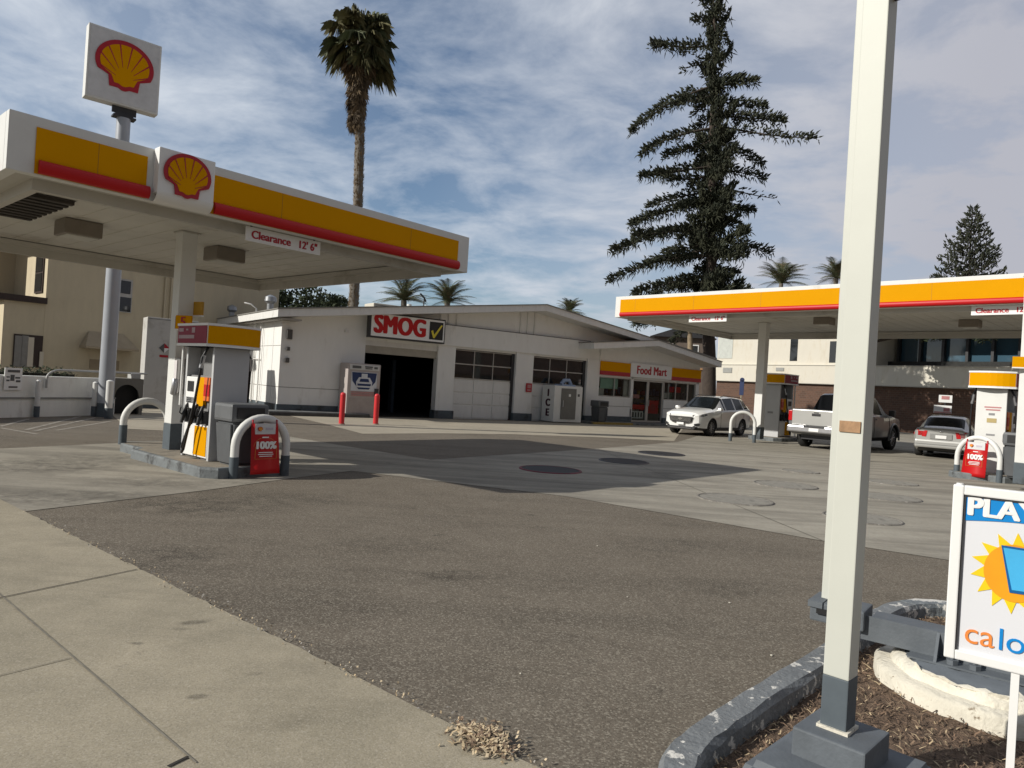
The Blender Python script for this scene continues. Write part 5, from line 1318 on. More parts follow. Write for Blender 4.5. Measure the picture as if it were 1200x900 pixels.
def make_pickup(loc, az):
    o = thing('pickup_truck', loc, az=az, label='silver grey pickup truck seen from behind, passing behind the tall white pole', cat='truck', group='vehicles parked at the pumps')
    W_ = 1.89; w = W_ / 2; L = 5.39
    st = [(-.02, .40, .60, .90, .62, 1.00, .55), (-.12, .34, .80, .96, .80, 1.08, .68), (-.40, .34, .92, 1.04, .88, 1.14, .74), (-1.20, .34, w, 1.12, .90, 1.20, .76),
          (-1.38, .34, w, 1.14, .90, 1.25, .76), (-1.95, .34, w, 1.16, .885, 1.66, .66), (-2.10, .34, w, 1.16, .885, 1.75, .64), (-2.85, .34, w, 1.17, .885, 1.79, .645), (-2.93, .34, w, 1.17, .885, 1.79, .645),
          (-3.45, .34, w, 1.18, .885, 1.77, .64), (-3.60, .34, w, 1.18, .885, 1.72, .63), (-3.68, .34, w, 1.18, .885, 1.22, .70)]
    def gl(i, j):
        if i == 4 and j in (6, 7, 8): return 1
        if i in (6, 8) and j == 5: return 1
        if i == 10 and j in (6, 7, 8, 5): return 1
        if j in (0, 1): return 2
        return 0
    me = loft_body(st, gl, [greycar, carglass, plastic], [(-1.0, .39, .46)], .39, W_)
    split_parts(me, o, ('cab', 'window_glass', 'lower_trim'), (greycar, carglass, plastic))
    st2 = [(-3.70, .40, w, 1.16, .90, 1.19, .84), (-3.9, .40, w, 1.17, .91, 1.20, .85), (-5.15, .42, w, 1.18, .91, 1.21, .85), (-5.25, .46, .92, 1.17, .89, 1.20, .84)]
    me = loft_body(st2, lambda i, j: 0, [greycar, carglass, plastic], [(-4.25, .39, .46)], .39, W_)
    bed = split_parts(me, o, ('bed', 'x', 'bed_lining'), (greycar, carglass, plastic))[0]
    panel(o, 'bed_cover', plastic, (-5.15, -3.72, -.78, .78, 1.20, 1.225))
    tg = panel(o, 'tailgate', silver, (-5.29, -5.235, -.80, .80, .72, 1.20), bev=.02)  # lighter silver puts the sun on the tailgate into its colour
    panel(o, 'tailgate_handle', plastic, (-5.305, -5.285, -.14, .14, 1.02, 1.10), par=tg); panel(o, 'badge', plastic, (-5.30, -5.288, -.08, .08, 1.11, 1.14), par=tg)
    for s in (-1, 1):
        panel(o, 'tail_light', redlens, (-5.28, -5.17, s * .80, s * .93, .84, 1.16), bev=.02)
        panel(o, 'wing_mirror', plastic, (-1.62, -1.42, s * .93, s * 1.12, 1.14, 1.34), bev=.03)
        q = MB()
        for xx in (-1.5, -2.89, -3.64): q.tube([(xx, s * (w + .002), .46), (xx, s * (w + .003), .8), (xx, s * (w - .006), 1.1)], .006, 4)
        q.build('door_seam', plastic, o)
        q = MB()
        for xx in (-2.66, -3.5): q.box(xx - .09, xx + .09, s * (w - .01), s * (w + .025), 1.0, 1.035)
        q.build('door_handle', greycar, o)
        for cx, zz in ((-1.0, .39), (-4.25, .39)):
            q = MB(); q.tube([(cx + .49 * math.cos(a), s * (w - .0), zz + .49 * math.sin(a)) for a in [R(-8 + k * 196 / 20) for k in range(21)]], .035, 8); q.build('arch_flare', greycar, o)
    bp_ = panel(o, 'bumper', steel, (-5.42, -5.24, -.90, .90, .50, .70), bev=.04)
    panel(o, 'bumper_step', plastic, (-5.425, -5.30, -.34, .34, .655, .705), par=bp_); panel(o, 'number_plate', white2, (-5.435, -5.42, -.16, .16, .54, .64), par=bp_)
    panel(o, 'chassis', darkm, (-5.1, -.5, -.55, .55, .28, .46))
    for (x, s) in ((-1.0, 1), (-1.0, -1), (-4.25, 1), (-4.25, -1)): wheel(o, x, s * (w - .16), .39, s, wd=.26)
    return o
pk = make_pickup(wplace((946, 523.5), 46, -4.25 * 1.1, .74), 46); pk.scale = (1.1, 1.06, 1.12)

def make_sedan(loc, az):
    o = thing('parked_car', loc, az=az, label='silver sedan seen from behind, between the pickup and the sunlit pump', cat='car', group='vehicles parked at the pumps')
    W_ = 1.75; w = W_ / 2
    st = [(-.02, .30, .55, .58, .55, .64, .45), (-.15, .22, .76, .64, .74, .72, .62), (-.60, .19, w, .76, .82, .86, .66), (-1.15, .19, w, .84, .83, .94, .68),
          (-1.30, .19, w, .86, .83, .99, .68), (-2.00, .19, w, .89, .83, 1.38, .58), (-2.10, .19, w, .89, .83, 1.41, .57), (-2.75, .19, w, .91, .83, 1.44, .57), (-2.83, .19, w, .91, .83, 1.44, .57),
          (-3.30, .19, w, .93, .83, 1.40, .56), (-3.42, .19, w, .94, .82, 1.36, .56), (-3.98, .20, .86, .97, .78, 1.06, .60), (-4.10, .22, .85, .96, .77, 1.02, .66), (-4.38, .28, .80, .93, .76, .99, .68), (-4.46, .34, .74, .86, .72, .93, .66)]
    def gl(i, j):
        if i in (4,) and j in (6, 7, 8): return 1
        if i in (6, 8) and j == 5: return 1
        if i == 10 and j in (6, 7, 8): return 1
        if j in (0,): return 2
        return 0
    me = loft_body(st, gl, [silver, carglass, plastic], [(-.92, .31, .35), (-3.58, .31, .35)], .31, W_)
    split_parts(me, o, ('body', 'window_glass', 'underbody'), (silver, carglass, plastic))
    for (x, s) in ((-.92, 1), (-.92, -1), (-3.58, 1), (-3.58, -1)): wheel(o, x, s * (w - .13), .31, s, wd=.2)
    for s in (-1, 1):
        q = MB(); q.add([(-4.475, s * .40, .90), (-4.475, s * .44, .70), (-4.44, s * .74, .70), (-4.30, s * .83, .76), (-4.26, s * .81, .90), (-4.42, s * .72, .92)], [(0, 1, 2, 5), (5, 2, 3, 4)])
        q.box(-4.46, -4.40, s * .41, s * .70, .71, .90, bev=.02); q.build('tail_light', redlens, o)
        panel(o, 'wing_mirror', silver, (-1.52, -1.36, s * .86, s * 1.02, .92, 1.04), bev=.03)
    q = MB(); q.box(-4.53, -4.38, -.76, .76, .34, .60, bev=.05); b = q.build('bumper', silver, o)
    panel(o, 'bumper_seam', plastic, (-4.535, -4.5, -.74, .74, .45, .46), bev=.001, par=b)
    panel(o, 'plate_recess', mat('recess_grey', (.25, .25, .24), .5), (-4.49, -4.45, -.32, .32, .64, .82)); panel(o, 'number_plate', white2, (-4.505, -4.49, -.16, .16, .66, .77))
    panel(o, 'boot_badge', chrome, (-4.48, -4.46, -.05, .05, .86, .90))
    return o
make_sedan(wplace((1076, 533.5), 38, -3.58, .76), 38)

# small signs beyond the cars
pq = atY(1107, 484, 31)
o = thing('post_sign', (pq.x, pq.y, 0), az=122, label='small white and red notice on a short post beyond the silver sedan', cat='sign')
zt = atY(1107, 463, 31).z; zm = atY(1107, 473, 31).z
q = MB(); q.box(-.25, .25, -.02, .02, zm + .05, zt, 0); q.box(-.42, .25, -.03, .01, zm - .42, zm - .08, 0); b = q.build('plate', white2, o)
q = MB(); q.box(-.15, .15, -.026, -.02, zm + .18, zt - .04); q.box(-.05, .18, -.036, -.03, zm - .34, zm - .18); q.box(-.4, .24, -.036, -.03, zm - .41, zm - .36); q.build('print', pink, b)
q = MB(); q.cyl(0, .03, 0, zt, .03, n=8); q.build('post', darkm, o)
pq = atY(868.5, 463, 38)
o = thing('post_sign', (pq.x, pq.y, 0), az=122, label='narrow dark blue sign on a post behind the white car', cat='sign')
zt = atY(868, 445, 38).z; zb2 = atY(868, 463, 38).z
q = MB(); q.box(-.1, .12, -.02, .02, zb2, zt); q.tube([(0.01, -.02, zt), (0.01, .02, zt)], .12, 12); b = q.build('plate', mat('sign_blue', (.015, .03, .10), .5), o)
q = MB(); q.cyl(0, .03, 0, zb2, .035, n=8); q.build('post', mat('post_tan', (.4, .35, .25), .6), o)

# ------------------------------------------------------------------ TANK LIDS AND MANHOLES
def lid(pix, r, m, label, ringm=None, h=.012):
    p = gp(*pix); o = thing('tank_lid', (p.x, p.y, p.z), rz=0, label=label, cat='manhole cover', group='round tank covers in the forecourt slab')
    q = MB(); q.cyl(0, 0, .0, h + .006, r * .93, n=48); q.build('cover', m, o)
    q = MB(); n = 48; vs = []
    for k in range(n):
        c, s_ = math.cos(2 * math.pi * k / n), math.sin(2 * math.pi * k / n)
        vs += [(r * .935 * c, r * .935 * s_, h + .010), (r * c, r * s_, h + .010), (r * 1.02 * c, r * 1.02 * s_, .004), (r * .935 * c, r * .935 * s_, .004)]
    fs = []
    for k in range(n):
        a, b = 4 * k, 4 * ((k + 1) % n); fs += [(a, b, b + 1, a + 1), (a + 1, b + 1, b + 2, a + 2), (a, a + 3, b + 3, b)]
    q.add(vs, fs, 0, True); q.build('rim', ringm or darkm, o)
lidred = mat('lid_faded_red', (.16, .03, .04), .7, .3, 6, dirt=(.03, .02, .02), dscale=5)
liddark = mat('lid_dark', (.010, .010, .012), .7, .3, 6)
lidcon = mat('lid_concrete', (.25, .235, .20), .9, .15, 5, dirt=(.14, .13, .11), dscale=6)
ringc = mat('lid_ring', (.19, .175, .15), .8, .4, 9, dirt=(.34, .32, .28), dscale=7, dlo=.56, dhi=.66)
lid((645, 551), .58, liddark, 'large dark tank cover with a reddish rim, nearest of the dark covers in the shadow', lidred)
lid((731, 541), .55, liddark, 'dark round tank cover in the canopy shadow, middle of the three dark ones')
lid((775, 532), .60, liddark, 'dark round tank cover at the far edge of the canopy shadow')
lid((861, 586), .56, lidcon, 'concrete-topped tank cover in the sun, directly below the shadow tip', ringc)
lid((920, 569), .56, lidcon, 'concrete-topped tank cover in the sun, left of the tall pole', ringc)
lid((1037, 583), .56, lidcon, 'concrete-topped tank cover just right of the tall pole', ringc)
lid((1010, 608), .50, lidcon, 'concrete-topped tank cover half hidden by the tall pole, nearest the camera', ringc)
lid((1044, 566), .50, lidcon, 'concrete-topped tank cover right of the pole, in front of the silver sedan', ringc)
lid((938, 553), .40, lidcon, 'small flush tank cover left of the pole, near the canopy shadow tip', ringc)
lid((1132, 553), .22, MATS['slate_base_paint'], 'small round cap at the left foot of the right hoop')

# ------------------------------------------------------------------ NEAR RIGHT: PLANTER, POLES, BEAM, PIER, LOTTERY SIGN
kp = [(770, 905), (776, 872), (802, 850), (870, 806), (957, 757), (985, 733), (1010, 716), (1045, 702), (1085, 700), (1130, 706), (1190, 716), (1290, 735)]
kerb_pts = [Vector(gp(x, y, .13)[:2]) for x, y in kp]
# smooth the kerb line
def chaikin(P, n=2):
    for _ in range(n):
        Q = [P[0]]
        for a, b in zip(P, P[1:]): Q += [a * .75 + b * .25, a * .25 + b * .75]
        P = Q + [P[-1]]
    return P
kl = chaikin([Vector((p.x, p.y, 0)) for p in ([kerb_pts[0] + (kerb_pts[0] - kerb_pts[1]) * 3] + kerb_pts)])
o = thing('planter_kerb', (kl[0].x, kl[0].y, 0), rz=0, label='chipped grey painted kerb curving round the mulch bed at lower right', cat='kerb')
kw = .155; rd = random.Random(9)
def kerb_mesh(idx, m, nm):
    q = MB(); rings = []
    for i in idx:
        p = kl[i] - Vector((kl[0].x, kl[0].y, 0)); t = (kl[min(i + 1, len(kl) - 1)] - kl[max(i - 1, 0)]).normalized(); nrm = Vector((t.y, -t.x, 0))   # towards the bed (right)
        j = lambda a: rd.uniform(-a, a)
        prof = [(-.02, -.02), (-.0 + j(.004), .10), (.022 + j(.004), .13 + j(.003)), (kw - .02 + j(.006), .132 + j(.003)), (kw + j(.006), .105), (kw + .01, -.02)]
        rings.append([p + nrm * a + Vector((0, 0, z)) for a, z in prof])
    n = 6; vs = [v for r_ in rings for v in r_]; fs = [(i * n + k, i * n + k + 1, (i + 1) * n + k + 1, (i + 1) * n + k) for i in range(len(rings) - 1) for k in range(n - 1)]
    fs.append([k for k in range(n)]); fs.append([(len(rings) - 1) * n + k for k in range(n - 1, -1, -1)])
    q.add(vs, fs, 0, False); q.build(nm, m, o)
cut_i = int(len(kl) * .66)
kerb_mesh(range(0, cut_i + 1), kerbg, 'kerb_run')
kerb_mesh(range(cut_i, len(kl)), mat('kerb_peeling', (.17, .19, .20), .75, .2, 6, bump=.5, bscale=40, dirt=(.62, .60, .55), dscale=6, dlo=.50, dhi=.53), 'kerb_bend')
# mulch bed
bedp = []
for i in range(0, len(kl)):
    t = (kl[min(i + 1, len(kl) - 1)] - kl[max(i - 1, 0)]).normalized(); nrm = Vector((t.y, -t.x, 0)); bedp.append(kl[i] + nrm * (kw * .7))
far_r = [Vector((5.5, 2.5, 0)), Vector((5.5, -1.0, 0)), Vector((.9, -1.0, 0))]
bm = bmesh.new(); bm.faces.new([bm.verts.new((p.x, p.y, 0)) for p in bedp + far_r]); bmesh.ops.triangulate(bm, faces=bm.faces[:])
for X in frange(-.2, 5.4, .1): bmesh.ops.bisect_plane(bm, geom=bm.verts[:] + bm.edges[:] + bm.faces[:], plane_co=(X, 0, 0), plane_no=(1, 0, 0))
for Y in frange(-.9, 5.4, .1): bmesh.ops.bisect_plane(bm, geom=bm.verts[:] + bm.edges[:] + bm.faces[:], plane_co=(0, Y, 0), plane_no=(0, 1, 0))
from mathutils import noise as mnoise
def bedz(x, y): return .035 + .03 * mnoise.noise(Vector((x * 2, y * 2, 0))) + .012 * mnoise.noise(Vector((x * 9, y * 9, 3)))
for v in bm.verts: v.co.z = bedz(v.co.x, v.co.y)
for f in bm.faces:
    f.smooth = True
    if f.normal.z < 0: f.normal_flip()
me = bpy.data.meshes.new('mulch_bed'); bm.to_mesh(me); bm.free(); me.materials.append(soil)
ob = bpy.data.objects.new('mulch_bed', me); COL.objects.link(ob); struct(ob)
bedpoly = [(p.x, p.y) for p in bedp + far_r]
def inside(x, y, P):
    r_ = False; n = len(P)
    for i in range(n):
        (x1, y1), (x2, y2) = P[i], P[(i + 1) % n]
        if (y1 > y) != (y2 > y) and x < (x2 - x1) * (y - y1) / (y2 - y1) + x1: r_ = not r_
    return r_
def litter(name, n, zone, zf, mats, lab, cat, lo=.015, hi=.07, wd=.004, seed=1, curl=.02):
    rd = random.Random(seed); q = MB(); k = 0
    while k < n:
        x, y, ok = zone(rd)
        if not ok: continue
        k += 1; a = rd.uniform(0, math.pi); L = rd.uniform(lo, hi); z = zf(x, y) + rd.uniform(.002, .012); w = rd.uniform(.5, 1.3) * wd
        d = Vector((math.cos(a), math.sin(a), rd.uniform(-.15, .3))); s_ = Vector((-d.y, d.x, rd.uniform(-.6, .6))).normalized() * w; c = Vector((x, y, z + .002))
        m_ = c + d * L * .5 + Vector((0, 0, rd.uniform(0, curl) * .5)); e = c + d * L
        q.add([c - s_, c + s_, m_ + s_, m_ - s_, e + s_ * .3, e - s_ * .3], [(0, 1, 2, 3), (3, 2, 4, 5)], rd.randrange(len(mats)))
    ob = q.build(name, mats, fix=False); tag(ob, lab, cat, kind='stuff'); return ob
def zone_bed(rd):
    x, y = rd.uniform(.6, 4.0), rd.uniform(1.8, 5.2)
    return x, y, inside(x, y, bedpoly)
litter('bark_and_straw', 15000, zone_bed, bedz, [straw, strawd, strawd, mat('bark_chip', (.20, .13, .085), .95, .4, 20), mat('bark_chip_dark', (.06, .04, .028), .95, .4, 20)], 'dry straw, twigs and bark chips covering the mulch bed', 'mulch', .012, .055, .003, 2)
# dry straw heap and strays by the sidewalk edge
hp = gp(566, 873)
def zone_heap(rd):
    t = rd.gauss(0, 1); u = rd.gauss(0, .42)
    x = hp.x + t * .085 * .75 + u * .07; y = hp.y - t * .075 * .75 + u * .09
    return x, y, abs(t) < 2.2
litter('dry_leaves', 620, zone_heap, lambda x, y: .012 + .022 * math.exp(-(((x - hp.x) / .1) ** 2 + ((y - hp.y) / .09) ** 2)), [straw, mat('straw_pale', (.52, .42, .28), .9, .3, 20), strawd], 'small heap of dry leaves at the edge of the sidewalk', 'leaves', .01, .045, .005, 3)
eL = Vector(e0); eN = Vector(tuple(near))
def zone_edge(rd):
    t = rd.random() ** .7; p = eL + (eN - eL) * t; k = rd.gauss(.01, .03)
    return p.x + k, p.y + k * .6, True
litter('edge_grit', 700, zone_edge, lambda x, y: gz(x, y) + .012, [straw, MATS['straw_pale'], mat('grit_grey', (.3, .28, .25), .9)], 'scattered grit and straw along the sidewalk edge', 'grit', .004, .018, .004, 4)
q = MB()
for (x, y, r_) in ((904, 769, .012), (855, 707, .009), (486, 832, .008), (700, 640, .008), (735, 700, .007), (610, 790, .007), (525, 872, .009)):
    p = gp(x, y); bmx = bmesh.new(); bmesh.ops.create_icosphere(bmx, subdivisions=1, radius=r_)
    for v in bmx.verts: v.co *= random.uniform(.7, 1.2); v.co.z *= .6
    q.bm(bmx, 0, Matrix.Translation((p.x, p.y, p.z + r_ * .5))); bmx.free()
tag(q.build('pale_grit', peel), 'a few pale pebbles lying on the asphalt', 'pebbles', kind='stuff')

# pole 1: square post on a stepped grey footing
pbz = .25
bc = gp(983, 856, pbz) + Vector((.02, .06, 0)); bc = Vector((1.355, 2.79, 0))
f45 = 45
o = thing('pole_footing', (bc.x, bc.y, 0), az=f45, label='stepped grey painted concrete footing under the tall white pole', cat='footing')
q = MB()
bmx = bmesh.new(); bmesh.ops.create_cube(bmx, size=1)
for v in bmx.verts: v.co = Vector((v.co.x * (.58 if v.co.z > 0 else .66) * 1.0, v.co.y * (.50 if v.co.z > 0 else .58), .03 + (v.co.z + .5) * .115))
bmesh.ops.bevel(bmx, geom=bmx.edges[:], offset=.03, segments=2, affect='EDGES'); q.bm(bmx, 0, Matrix.Translation((-.03, -.03, 0))); bmx.free()
q.build('lower_step', footg, o)
q = MB(); q.box(-.135, .135, -.145, .125, .10, pbz, bev=.008); q.build('upper_block', footg, o)
pole_o = Vector((1.354, 2.80, pbz))
o = thing('tall_pole', pole_o, az=f45, label='tall square white pole with a grey foot, right of centre', cat='pole')
q = MB(); hw3 = .0485; q.box(-hw3, hw3, -hw3, hw3, .205, 4.6, bev=.004); q.build('shaft', mat('pole_white', (.55, .56, .50), .5, .03, 3, dirt=(.22, .17, .12), dscale=16, dlo=.71, dhi=.735), o)
q = MB(); q.box(-hw3 - .001, hw3 + .001, -hw3 - .001, hw3 + .001, 0, .205, bev=.004); q.build('painted_foot', slate, o)
q = MB(); q.box(-hw3 - .012, hw3 + .006, -hw3 - .012, hw3 + .01, 0, .012); q.build('weld_bead', peel, o)
zt1 = on_plane(985, 491, pole_o + Vector((-.0343, -.0343, 0)), 135)
q = MB(); zz = atY(980, 498, pole_o.y - .04).z - pbz
q.box(-hw3 - .006, -hw3, -.038, .040, zz - .025, zz + .018); q.build('rusty_patch', mat('rusty_tape', (.40, .24, .13), .8, .35, 14, dirt=(.10, .05, .03), dscale=14, dlo=.5, dhi=.7), o)
q = MB(); q.box(hw3, .42, -.02, .02, 1.66 - .02 + (3.09 - 1.66) - pbz, 3.115 - pbz) if False else q.box(-.02, .02, -.42, -hw3, 3.095 - pbz, 3.125 - pbz)
q.build('bracket', darkm, o)
# steel beam across the round pier and second pole
bs = gp(945, 700, .35); bdir = Vector((.79, -.61, 0)).normalized(); baz = math.degrees(math.atan2(bdir.x, bdir.y))
o = thing('steel_beam', (1.86, 4.20, 0), az=baz, label='grey painted steel beam lying across the round white pier', cat='beam')
q = MB(); q.box(.25, 2.6, -.0, .012, .20, .335); q.box(.30, 2.6, .012, .16, .323, .335); q.box(.30, 2.6, .148, .16, .20, .323); q.box(.5, 2.6, -.1, .26, .19, .20)
q.build('channel', footg, o)
q = MB(); q.box(-.02, .27, -.04, .20, .25, .36, bev=.01); q.box(-.03, .05, -.05, .21, .33, .365); bx = q.build('end_box', footg, o)
q = MB(); q.box(.02, .16, -.056, -.049, .30, .33); q.build('slot', black, bx)
for s_ in (.62, 1.35):
    q = MB(); q.prism([(-.10, .20), (0, .20), (0, .33)], s_, s_ + .014, plane='yz'); q.build('gusset', footg, o)
for s_ in (.70, .80, 1.30, 1.44):
    q = MB(); q.cyl(s_, -.06, .20, .29, .010, n=8); q.cyl(s_, -.06, .20, .225, .028, n=6, smooth=False); q.build('anchor_bolt', footg, o)
pb2 = Vector((1.985, 4.25, .36))
o = thing('tall_pole', pb2, az=f45, label='second square white pole just behind the first, standing on the steel beam', cat='pole')
q = MB(); q.box(-.05, .05, -.05, .05, 0, 4.9, bev=.004); q.build('shaft', MATS['pole_white'], o)
# round pier
pc_ = Vector((2.64, 3.77, 0))
o = thing('round_pier', pc_, rz=0, label='round white pier with peeling paint under the steel beam', cat='pier')
def ringbody(r0, z0, z1, m, nm, seed, amp=.012):
    q = MB(); n = 72; rd = random.Random(seed); prof = [(r0 + .01, z0), (r0, z0 + .02), (r0 - .004, z1 - .02), (r0 - .03, z1), (0.0, z1)]
    off = [mnoise.noise(Vector((math.cos(2 * math.pi * k / n) * 3, math.sin(2 * math.pi * k / n) * 3, seed))) * amp for k in range(n)]
    vs = []
    for k in range(n):
        a = 2 * math.pi * k / n
        for (r_, z) in prof[:-1]: vs.append(((r_ + off[k]) * math.cos(a), (r_ + off[k]) * math.sin(a), z + (off[(k * 3) % n] * .8 if z > z0 + .03 else 0)))
    m_ = 4; fs = []
    for k in range(n):
        for j in range(m_ - 1): fs.append((k * m_ + j, ((k + 1) % n) * m_ + j, ((k + 1) % n) * m_ + j + 1, k * m_ + j + 1))
    vs.append((0, 0, z1)); c = len(vs) - 1
    for k in range(n): fs.append((k * m_ + 3, ((k + 1) % n) * m_ + 3, c))
    q.add(vs, fs, 0, True); return q.build(nm, m, o)
ringbody(.575, -.02, .13, mat('pier_white', (.62, .58, .48), .85, .15, 4, bump=.6, bscale=30, dirt=(.22, .17, .11), dscale=9, dlo=.60, dhi=.66), 'lower_ring', 3)
ringbody(.48, .12, .178, peel, 'upper_ring', 8, .03)
ringbody(.44, .15, .188, footg, 'top_plate', 5, .02)
q = MB(); 
hk = lambda k: .004 + .030 * max(0, mnoise.noise(Vector((k * .35, 1.3, 0))) + .35)
for k in range(60):
    a = R(-175 + k * 2.2); r_ = .455; h = hk(k)
    A = (r_ * math.cos(a), r_ * math.sin(a), .17); a2 = a + R(2.2); B = (r_ * math.cos(a2), r_ * math.sin(a2), .17)
    q.add([A, B, (B[0] * 1.01, B[1] * 1.01, .17 + hk(k + 1)), (A[0] * 1.01, A[1] * 1.01, .17 + h)], [(0, 1, 2, 3)])
q.build('paint_flake', peel, o, fix=False)
q = MB()
for k in range(16):
    a, a2 = R(-112 + k * 2.2), R(-112 + (k + 1) * 2.2)
    q.add([(.462 * math.cos(a), .462 * math.sin(a), .18), (.462 * math.cos(a2), .462 * math.sin(a2), .18), (.405 * math.cos(a2), .405 * math.sin(a2), .1895), (.405 * math.cos(a), .405 * math.sin(a), .1895)], [(0, 1, 2, 3)])
q.build('rust_patch', rust, o, fix=False)
# lottery sign
LS = ray(1118, 567); LY = 3.3
LY = 2.78
TL = atY(1118, 567, LY); BL = atY(1112.5, 768, LY)
print('LOTTO', TL, BL)
LZ = 128
o = thing('lottery_sign', (TL.x, TL.y, 0), az=LZ, label='white framed lottery poster board reading PLAY with a cartoon sun, lower right edge', cat='sign')
zt, zb3 = TL.z, BL.z; WL = .53; fr = .036
q = MB(); q.box(0, fr, -.02, .02, zb3, zt, bev=.005); q.box(WL - fr, WL, -.02, .02, zb3, zt, bev=.005); q.box(fr, WL - fr, -.018, .018, zt - fr, zt, bev=.005); q.box(fr, WL - fr, -.018, .018, zb3, zb3 + fr, bev=.005)
q.cyl(.02, 0, zt - .002, zt + .006, .012, n=12)
q.build('frame', white2, o)
q = MB(); q.box(fr, WL - fr, -.004, .004, zb3 + fr, zt - fr); b = q.build('poster_board', mat('poster_board_white', (.72, .73, .76), .4, .01, 1), o)
q = MB(); q.box(fr, fr + .007, -.012, -.004, zb3 + fr, zt - fr); q.box(fr + .007, WL - fr, -.012, -.004, zt - fr - .006, zt - fr); q.build('frame_gasket', darkm, o)
bh = .098
q = MB(); n = 16; pts = [(fr + .008, zt - fr - .008)] + [(fr + .008 + (WL - 2 * fr - .016) * k / n, zt - fr - bh + .018 * math.sin(math.pi * k / n) * 1.0) for k in range(n + 1)] + [(WL - fr - .008, zt - fr - .008)]
q.prism(pts, -.007, -.0045); q.build('blue_header', mat('poster_blue', (.0, .23, .62), .4, .02, 1), b)
text_mb('PLAY', .098, .0035, .001, align='LEFT', mb=MB(), at=(fr + .012, -.0085, zt - fr - .044), sx=1.0).build('lettering', white2, b)
cx, cz = fr + .172, zt - .305
q = MB(); n = 14; vs = []; R1, R2 = .140, .094
for k in range(2 * n):
    a = math.pi * k / n + .12; r_ = R1 if k % 2 == 0 else R2; vs.append((cx + r_ * math.cos(a + (.08 if k % 2 == 0 else 0)), -.0065, cz + r_ * 1.08 * math.sin(a + (.08 if k % 2 == 0 else 0))))
vs.append((cx, -.0065, cz)); q.add(vs, [(k, (k + 1) % (2 * n), 2 * n) for k in range(2 * n)]); q.build('sun_rays', mat('poster_yellow', (.85, .60, .01), .4), b)
q = MB(); q.add([(cx + .096 * math.cos(2 * math.pi * k / 40), -.008, cz + .106 * math.sin(2 * math.pi * k / 40)) for k in range(40)], [list(range(40))]); q.build('sun_disc', mat('poster_orange', (.82, .34, .01), .4), b)
q = MB(); q.prism([(cx - .045, cz + .098), (cx + .17, cz + .098), (cx + .17, cz - .064), (cx - .012, cz - .072)], -.0115, -.009, 0); q.prism([(cx - .038, cz + .090), (cx + .17, cz + .090), (cx + .17, cz - .053), (cx - .005, cz - .061)], -.013, -.0116, 1)
q.build('phone_picture', [mat('poster_blue_edge', (.0, .10, .30), .4), mat('poster_light_blue', (.06, .42, .75), .4)], b)
text_mb('ca', .116, 0, .001, align='LEFT', mb=MB(), at=(fr + .024, -.008, zb3 + fr + .07)).build('lettering', mat('print_orange', (.80, .25, .05), .4), b)
text_mb('lottery', .116, 0, .001, align='LEFT', mb=MB(), at=(fr + .130, -.008, zb3 + fr + .07)).build('lettering', MATS['poster_blue'], b)
q = MB()
for x in (.215, WL - .02): q.box(x, x + .026, -.012, .018, -.02, zb3)
q.build('leg', white2, o)
